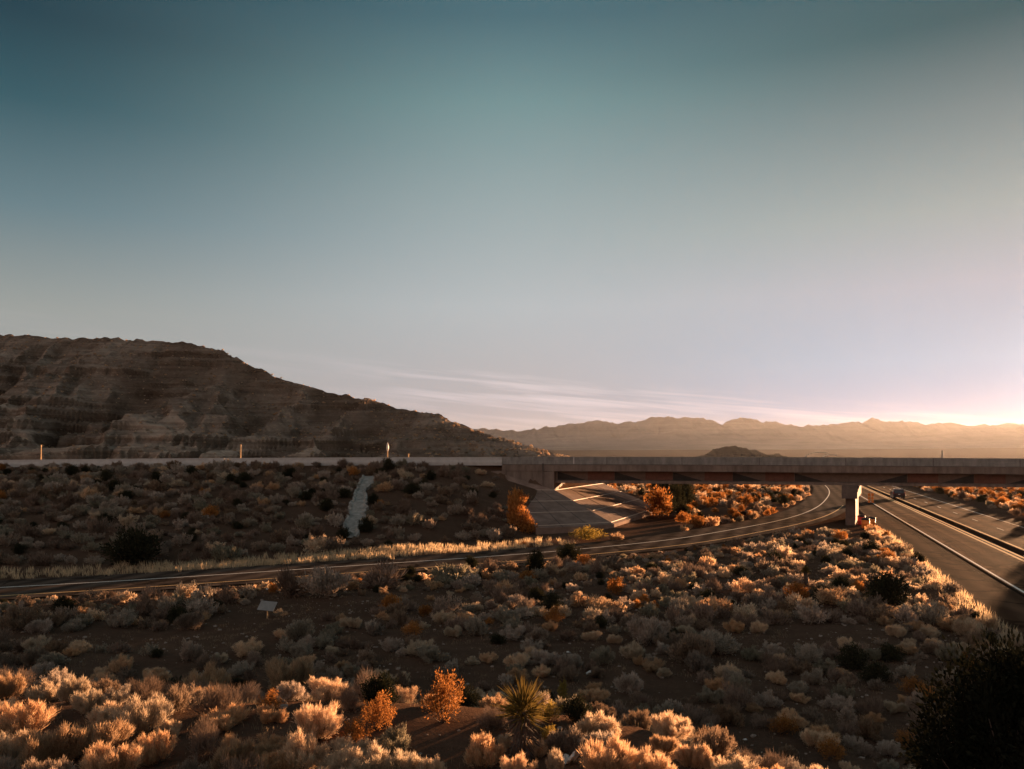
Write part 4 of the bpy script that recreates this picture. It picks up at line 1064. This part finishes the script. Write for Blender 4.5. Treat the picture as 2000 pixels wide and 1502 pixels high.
# ------------------------------------------------------------------ gore channelizers, barrels, lamps
for i, (px, lab) in enumerate(((1697.5, 'orange channelizer panel in the gore, left one of the two'), (1704, 'orange channelizer panel in the gore, right one of the two'))):
    w_ = world(px, 983, .02); root = empty('channelizer', w_); tag(root, lab, 'channelizer', 'orange channelizers in the gore')
    MB().lathe([(.28, 0), (.26, .05), (.10, .09), (.07, .10)], 12).build('base', M['black'], root)
    MB().box(-.19, .19, -.03, .03, .08, 1.62).build('panel', M['orange'], root, bevel=.02)
    for z in (.5, 1.0): MB().box(-.193, .193, -.034, .034, z, z + .14).build('band', M['yellow'], root)
for i, (px, py, c, lab) in enumerate(((1682.5, 1026, 'red', 'red sand barrel with dark lid against the pier'), (1690.5, 1033, 'orange', 'orange sand barrel with dark lid in the middle beside the pier'), (1702, 1030, 'orange', 'orange sand barrel with dark lid, farthest from the pier'))):
    w_ = world(px, py, 0); root = empty('sand_barrel', (w_[0], w_[1], g1(w_[0], w_[1]))); tag(root, lab, 'barrel', 'sand barrels by the pier')
    MB().lathe([(.36, 0), (.40, .1), (.41, .45), (.43, .48), (.41, .52), (.42, .92)], 18).build('drum', M[c], root, True)
    MB().lathe([(.44, .92), (.45, .97), (.40, 1.06), (.22, 1.13), (.05, 1.15)], 18).build('lid', M['black'], root, True)
def lamp(px, ytop, t, reach, label):
    x = (px - 1000) / FPX * t; zb = float(far_z(x, t)); zt = CAM_H + (HOR - ytop) / FPX * t
    root = empty('street_lamp', (x, t, zb)); tag(root, label, 'street lamp', 'curved arm street lamps beyond the overpass')
    h = zt - zb
    MB().tube([(0, 0, -.5), (0, 0, h * .4), (0, 0, h * .6)], [.22, .19, .16], 10).build('pole', M['steel'], root, True)
    pts = [(0, 0, h * .6)] + [(reach * (1 - math.cos(a)) * .62, 0, h * .6 + h * .4 * math.sin(a)) for a in np.linspace(.1, math.pi / 2, 9)] + [(reach * .95, 0, h * .985)]
    MB().tube(pts, [.16] + [.15] * 9 + [.11], 8).build('arm', M['steel'], root, True)
    mb = MB(); mb.box(reach * .86, reach * 1.02, -.2, .2, h * .985 - .22, h * .985 + .03); mb.build('lamp_head', M['steel'], root, bevel=.05)
lamp(1566, 883.5, 420, 14, 'curved arm street lamp beyond the overpass right of the dark butte, larger one')
lamp(1599, 888, 480, 11, 'smaller curved arm street lamp just right of the larger one')

# ------------------------------------------------------------------ car
def car():
    w_ = world(1753, 974, .012); root = empty('parked_car', (w_[0], w_[1], .016), -HA); root.name = 'sport_utility_vehicle'
    tag(root, 'dark red sport utility vehicle driving away along the highway', 'car')
    pm = simple('dark red paint', (.045, .014, .012), .45, .1, 3, coat=.1, spec=.25); gl = simple('dark glass', (.02, .02, .022), .08, .05, 2, spec=.6)
    # side profile (y forward, z) swept across with tumblehome; rear at y = -2.3
    prof = [(-2.30, .45), (-2.34, .80), (-2.30, 1.05), (-2.10, 1.66), (-1.95, 1.76), (-.2, 1.80), (.35, 1.74), (1.0, 1.18), (2.15, 1.02), (2.36, .80), (2.34, .42), (1.9, .30), (-1.9, .30)]
    def half(z): return .95 if z < 1.08 else .95 - .22 * (z - 1.08) / .72
    V = []; n = len(prof)
    for s in (-1, -.86, .86, 1):
        for y, z in prof:
            sh = 1 if abs(s) < .9 else .97
            V.append((s * half(z), y * sh, .30 + (z - .30) * (1 if abs(s) < .9 else .985)))
    F = [(r * n + k, r * n + (k + 1) % n, (r + 1) * n + (k + 1) % n, (r + 1) * n + k) for r in range(3) for k in range(n)]
    F += [list(range(n)), [3 * n + k for k in range(n)][::-1]]
    body = MB().add(V, F).build('body', pm, root, True, .03)
    rg = MB(); rg.add([(-.74, -2.285, 1.14), (.74, -2.285, 1.14), (.64, -2.14, 1.58), (-.64, -2.14, 1.58), (-.74, -2.24, 1.14), (.74, -2.24, 1.14), (.64, -2.09, 1.58), (-.64, -2.09, 1.58)], [(0, 1, 2, 3), (4, 7, 6, 5), (0, 4, 5, 1), (1, 5, 6, 2), (2, 6, 7, 3), (3, 7, 4, 0)]); rg.build('rear_window', gl, root)
    for s in (-1, 1):
        mb = MB()
        x0, x1 = s * .935, s * .80
        mb.add([(x0, -1.9, 1.16), (x0, .75, 1.16), (x1 - s * .01, .25, 1.64), (x1 - s * .01, -1.8, 1.64), (x0 - s * .06, -1.9, 1.16), (x0 - s * .06, .75, 1.16), (x1 - s * .06, .25, 1.64), (x1 - s * .06, -1.8, 1.64)], [(0, 1, 2, 3), (4, 7, 6, 5), (0, 4, 5, 1), (1, 5, 6, 2), (2, 6, 7, 3), (3, 7, 4, 0)])
        mb.build('side_window', gl, root)
        MB().box(s * .93 - .03, s * .93 + .03, -2.325, -2.24, .92, 1.3).build('tail_light', M['red'], root, bevel=.01)
        MB().box(s * 1.02 - .09, s * 1.02 + .09, .55, .65, 1.12, 1.26).build('wing_mirror', pm, root, bevel=.02)
        MB().tube([(s * .62, -1.7, 1.85), (s * .64, -1.0, 1.86), (s * .64, .0, 1.85)], .025, 6).build('roof_rail', M['steel'], root)
        for yy in (-1.42, 1.45):
            mb = MB(); mb.tube([(s * .72, yy, .36), (s * .74, yy, .36), (s * .93, yy, .36), (s * .95, yy, .36)], [.33, .36, .36, .33], 20); wh = mb.build('wheel', M['black'], root, True)
            MB().tube([(s * .951, yy, .36), (s * .965, yy, .36)], [.22, .19], 14).build('rim', M['steel'], wh)
    MB().box(-.9, .9, -2.42, -2.30, .42, .66).build('bumper', M['black'], root, bevel=.04)
    MB().box(-.16, .16, -2.36, -2.335, .82, .94).build('number_plate', M['whiteplastic'], root)
car()

# ------------------------------------------------------------------ light, sky, haze
SUN_AZ, SUN_EL, SKY_AZ = R(41.0), R(3.12), R(39.0)
sd = Vector((math.sin(SUN_AZ) * math.cos(SUN_EL), math.cos(SUN_AZ) * math.cos(SUN_EL), math.sin(SUN_EL)))
L = bpy.data.lights.new('sun', 'SUN'); L.energy = 5.0; L.angle = R(.5); L.color = (1, .54, .27)
lo = bpy.data.objects.new('sun', L); COL.objects.link(lo); lo.rotation_euler = (-sd).to_track_quat('-Z', 'Y').to_euler(); lo.location = sd * 100

W = bpy.data.worlds.new('World'); scene.world = W; W.use_nodes = True
nt = W.node_tree; nt.nodes.clear()
wo = nt.nodes.new('ShaderNodeOutputWorld')
tc = N(nt, 'ShaderNodeTexCoord'); nrm = N(nt, 'ShaderNodeVectorMath', operation='NORMALIZE'); nt.links.new(tc.outputs['Generated'], nrm.inputs[0])
sx = N(nt, 'ShaderNodeSeparateXYZ'); nt.links.new(nrm.outputs[0], sx.inputs[0])
el = N(nt, 'ShaderNodeMath', operation='ARCSINE'); nt.links.new(sx.outputs[2], el.inputs[0])
eln = N(nt, 'ShaderNodeMapRange'); eln.inputs['From Min'].default_value = 0; eln.inputs['From Max'].default_value = R(40); nt.links.new(el.outputs[0], eln.inputs[0])
E = lambda d: d / 40
def dl(c, d):
    a = lin(*c); return tuple(max(.004, a[k] - d[k]) for k in range(3)) + (1,)      # the air in front adds its own light
rA = ramp(nt, [(0, dl((200, 180, 168), (.15, .08, .04))), (E(4), dl((188, 178, 170), (.12, .06, .025))), (E(9), dl((160, 162, 158), (.03, .016, .010))), (E(15), dl((113, 134, 139), (.028, .02, .01))), (E(21), dl((73, 99, 105), (.03, .02, .01))), (E(25.5), dl((52, 73, 80), (.018, .012, .004))), (1, dl((56, 80, 88), (.008, .006, .004)))])
rB = ramp(nt, [(0, dl((212, 184, 168), (.25, .12, .04))), (E(3.1), dl((207, 187, 181), (.21, .10, .033))), (E(10.4), dl((190, 190, 190), (.07, .027, .005))), (E(17.4), dl((160, 171, 171), (.045, .019, .004))), (E(23.8), dl((125, 149, 150), (.034, .011, .004))), (E(28.9), dl((88, 114, 121), (.03, .014, .004))), (1, dl((84, 110, 118), (.015, .01, .004)))])
rC = ramp(nt, [(0, dl((232, 200, 170), (.5, .3, .1))), (E(2.7), dl((220, 209, 213), (.66, .36, .12))), (E(5.9), dl((219, 211, 218), (.48, .24, .10))), (E(10.6), dl((204, 193, 196), (.23, .115, .045))), (E(15.1), dl((178, 177, 172), (.135, .065, .03))), (E(25.5), dl((84, 103, 107), (.075, .046, .033))), (1, dl((80, 100, 105), (.015, .01, .004)))])
rD = ramp(nt, [(0, lin(240, 184, 154)), (E(9), lin(240, 194, 170)), (E(20), lin(206, 186, 178)), (1, lin(146, 156, 160))])      # pink sky behind the camera, brightened as unseen warm fill
for r in (rA, rB, rC, rD): nt.links.new(eln.outputs[0], r.inputs[0])
dp = N(nt, 'ShaderNodeVectorMath', operation='DOT_PRODUCT'); dp.inputs[1].default_value = sd; nt.links.new(nrm.outputs[0], dp.inputs[0])
ang = N(nt, 'ShaderNodeMath', operation='ARCCOSINE'); nt.links.new(dp.outputs['Value'], ang.inputs[0])
# azimuth away from the sun (0 .. pi)
fl = N(nt, 'ShaderNodeVectorMath', operation='MULTIPLY'); fl.inputs[1].default_value = (1, 1, 0); nt.links.new(nrm.outputs[0], fl.inputs[0])
fn = N(nt, 'ShaderNodeVectorMath', operation='NORMALIZE'); nt.links.new(fl.outputs[0], fn.inputs[0])
da = N(nt, 'ShaderNodeVectorMath', operation='DOT_PRODUCT'); da.inputs[1].default_value = (math.sin(SKY_AZ), math.cos(SKY_AZ), 0); nt.links.new(fn.outputs[0], da.inputs[0])
dz = N(nt, 'ShaderNodeMath', operation='ARCCOSINE'); nt.links.new(da.outputs['Value'], dz.inputs[0])
f1 = N(nt, 'ShaderNodeMapRange', interpolation_type='SMOOTHSTEP'); f1.inputs['From Min'].default_value = R(73); f1.inputs['From Max'].default_value = R(36); nt.links.new(dz.outputs[0], f1.inputs[0])
f2 = N(nt, 'ShaderNodeMapRange', interpolation_type='SMOOTHSTEP'); f2.inputs['From Min'].default_value = R(42); f2.inputs['From Max'].default_value = R(4); nt.links.new(dz.outputs[0], f2.inputs[0])
m1 = N(nt, 'ShaderNodeMixRGB'); nt.links.new(f1.outputs[0], m1.inputs[0]); nt.links.new(rA.outputs[0], m1.inputs[1]); nt.links.new(rB.outputs[0], m1.inputs[2])
mx = N(nt, 'ShaderNodeMixRGB'); nt.links.new(f2.outputs[0], mx.inputs[0]); nt.links.new(m1.outputs[0], mx.inputs[1]); nt.links.new(rC.outputs[0], mx.inputs[2])
f3 = N(nt, 'ShaderNodeMapRange', interpolation_type='SMOOTHSTEP'); f3.inputs['From Min'].default_value = R(84); f3.inputs['From Max'].default_value = R(135); nt.links.new(dz.outputs[0], f3.inputs[0])
md_ = N(nt, 'ShaderNodeMixRGB'); nt.links.new(f3.outputs[0], md_.inputs[0]); nt.links.new(mx.outputs[0], md_.inputs[1]); nt.links.new(rD.outputs[0], md_.inputs[2]); mx = md_
# glow round the sun
gl = N(nt, 'ShaderNodeMapRange', interpolation_type='SMOOTHERSTEP'); gl.inputs['From Min'].default_value = R(12); gl.inputs['From Max'].default_value = R(1); nt.links.new(ang.outputs[0], gl.inputs[0])
mg = N(nt, 'ShaderNodeMixRGB', blend_type='ADD'); mg.inputs[2].default_value = (.22, .22, .24, 1); nt.links.new(gl.outputs[0], mg.inputs[0]); nt.links.new(mx.outputs[0], mg.inputs[1])
# thin cirrus streaks: azimuth / elevation noise
az = N(nt, 'ShaderNodeMath', operation='ARCTAN2'); nt.links.new(sx.outputs[0], az.inputs[0]); nt.links.new(sx.outputs[1], az.inputs[1])
tilt = N(nt, 'ShaderNodeMath', operation='MULTIPLY_ADD'); tilt.inputs[1].default_value = .10; nt.links.new(az.outputs[0], tilt.inputs[0]); nt.links.new(el.outputs[0], tilt.inputs[2])
cv = N(nt, 'ShaderNodeCombineXYZ'); a8 = N(nt, 'ShaderNodeMath', operation='MULTIPLY'); a8.inputs[1].default_value = 5.0; nt.links.new(az.outputs[0], a8.inputs[0])
e8 = N(nt, 'ShaderNodeMath', operation='MULTIPLY'); e8.inputs[1].default_value = 110.0; nt.links.new(tilt.outputs[0], e8.inputs[0])
nt.links.new(a8.outputs[0], cv.inputs[0]); nt.links.new(e8.outputs[0], cv.inputs[1])
cn = N(nt, 'ShaderNodeTexNoise', Scale=1.0, Detail=6, Roughness=.55, Distortion=.3); nt.links.new(cv.outputs[0], cn.inputs['Vector'])
cr = ramp(nt, [(.44, (0, 0, 0)), (.68, (1, 1, 1))]); nt.links.new(cn.outputs[0], cr.inputs[0])
b1 = ramp(nt, [(0, (0, 0, 0)), (.04, (.25, .25, .25)), (.085, (1, 1, 1)), (.132, (.9, .9, .9)), (.146, (.0, .0, .0))]); tn = N(nt, 'ShaderNodeMapRange'); tn.inputs['From Max'].default_value = R(40); nt.links.new(tilt.outputs[0], tn.inputs[0]); nt.links.new(tn.outputs[0], b1.inputs[0])
mu = N(nt, 'ShaderNodeMath', operation='MULTIPLY'); nt.links.new(cr.outputs[0], mu.inputs[0]); nt.links.new(b1.outputs[0], mu.inputs[1])
am = N(nt, 'ShaderNodeMapRange', interpolation_type='SMOOTHSTEP'); am.inputs['From Min'].default_value = R(-17); am.inputs['From Max'].default_value = R(2); am.inputs['To Min'].default_value = .12; nt.links.new(az.outputs[0], am.inputs[0])
mu3 = N(nt, 'ShaderNodeMath', operation='MULTIPLY'); nt.links.new(mu.outputs[0], mu3.inputs[0]); nt.links.new(am.outputs[0], mu3.inputs[1]); mu = mu3
mu2 = N(nt, 'ShaderNodeMath', operation='MULTIPLY'); mu2.inputs[1].default_value = .55; nt.links.new(mu.outputs[0], mu2.inputs[0])
mc = N(nt, 'ShaderNodeMixRGB'); mc.inputs[2].default_value = lin(236, 222, 226); nt.links.new(mu2.outputs[0], mc.inputs[0]); nt.links.new(mg.outputs[0], mc.inputs[1])
# physical sky under it
sk = N(nt, 'ShaderNodeTexSky', sky_type='NISHITA'); sk.sun_disc = False; sk.sun_elevation = SUN_EL; sk.sun_rotation = SUN_AZ; sk.dust_density = 2.0; sk.ozone_density = 2.0
bg1 = N(nt, 'ShaderNodeBackground'); bg1.inputs['Strength'].default_value = .0004; nt.links.new(sk.outputs[0], bg1.inputs[0])
bg2 = N(nt, 'ShaderNodeBackground'); bg2.inputs['Strength'].default_value = .21; nt.links.new(mc.outputs[0], bg2.inputs[0])
ad = N(nt, 'ShaderNodeAddShader'); nt.links.new(bg1.outputs[0], ad.inputs[0]); nt.links.new(bg2.outputs[0], ad.inputs[1]); nt.links.new(ad.outputs[0], wo.inputs['Surface'])

HAZE = 1.0e-5
m, nt, out = newmat('haze air')
pvn = N(nt, 'ShaderNodeVolumePrincipled'); pvn.inputs['Color'].default_value = (.74, .77, .84, 1); pvn.inputs['Density'].default_value = HAZE; pvn.inputs['Anisotropy'].default_value = .6
nt.links.new(pvn.outputs[0], out.inputs['Volume'])
hz = MB(); hz.box(-17500, 17500, -1200, 17500, -80, 470)
tag(hz.build('haze', m), 'thin warm haze filling the valley air', 'haze', kind='stuff')

# ------------------------------------------------------------------ camera and view
cam = bpy.data.cameras.new('camera'); cam.sensor_width = 36; cam.lens = FPX / 2000 * 36; cam.shift_y = (HOR - 751) / 2000.0; cam.clip_end = 60000; cam.clip_start = .1
co = bpy.data.objects.new('camera', cam); COL.objects.link(co); co.location = (0, 0, CAM_H); co.rotation_euler = (R(90), 0, 0); scene.camera = co
scene.view_settings.view_transform = 'Standard'; scene.view_settings.look = 'None'; scene.view_settings.exposure = 2.25; scene.view_settings.gamma = 1
scene.render.engine = 'CYCLES'
scene.cycles.max_bounces = 6; scene.cycles.diffuse_bounces = 3; scene.cycles.transmission_bounces = 3; scene.cycles.volume_bounces = 0; scene.cycles.transparent_max_bounces = 6
scene.cycles.use_denoising = True
print('spots', len(SPOTS), 'individual', len(PLACED), cnt)
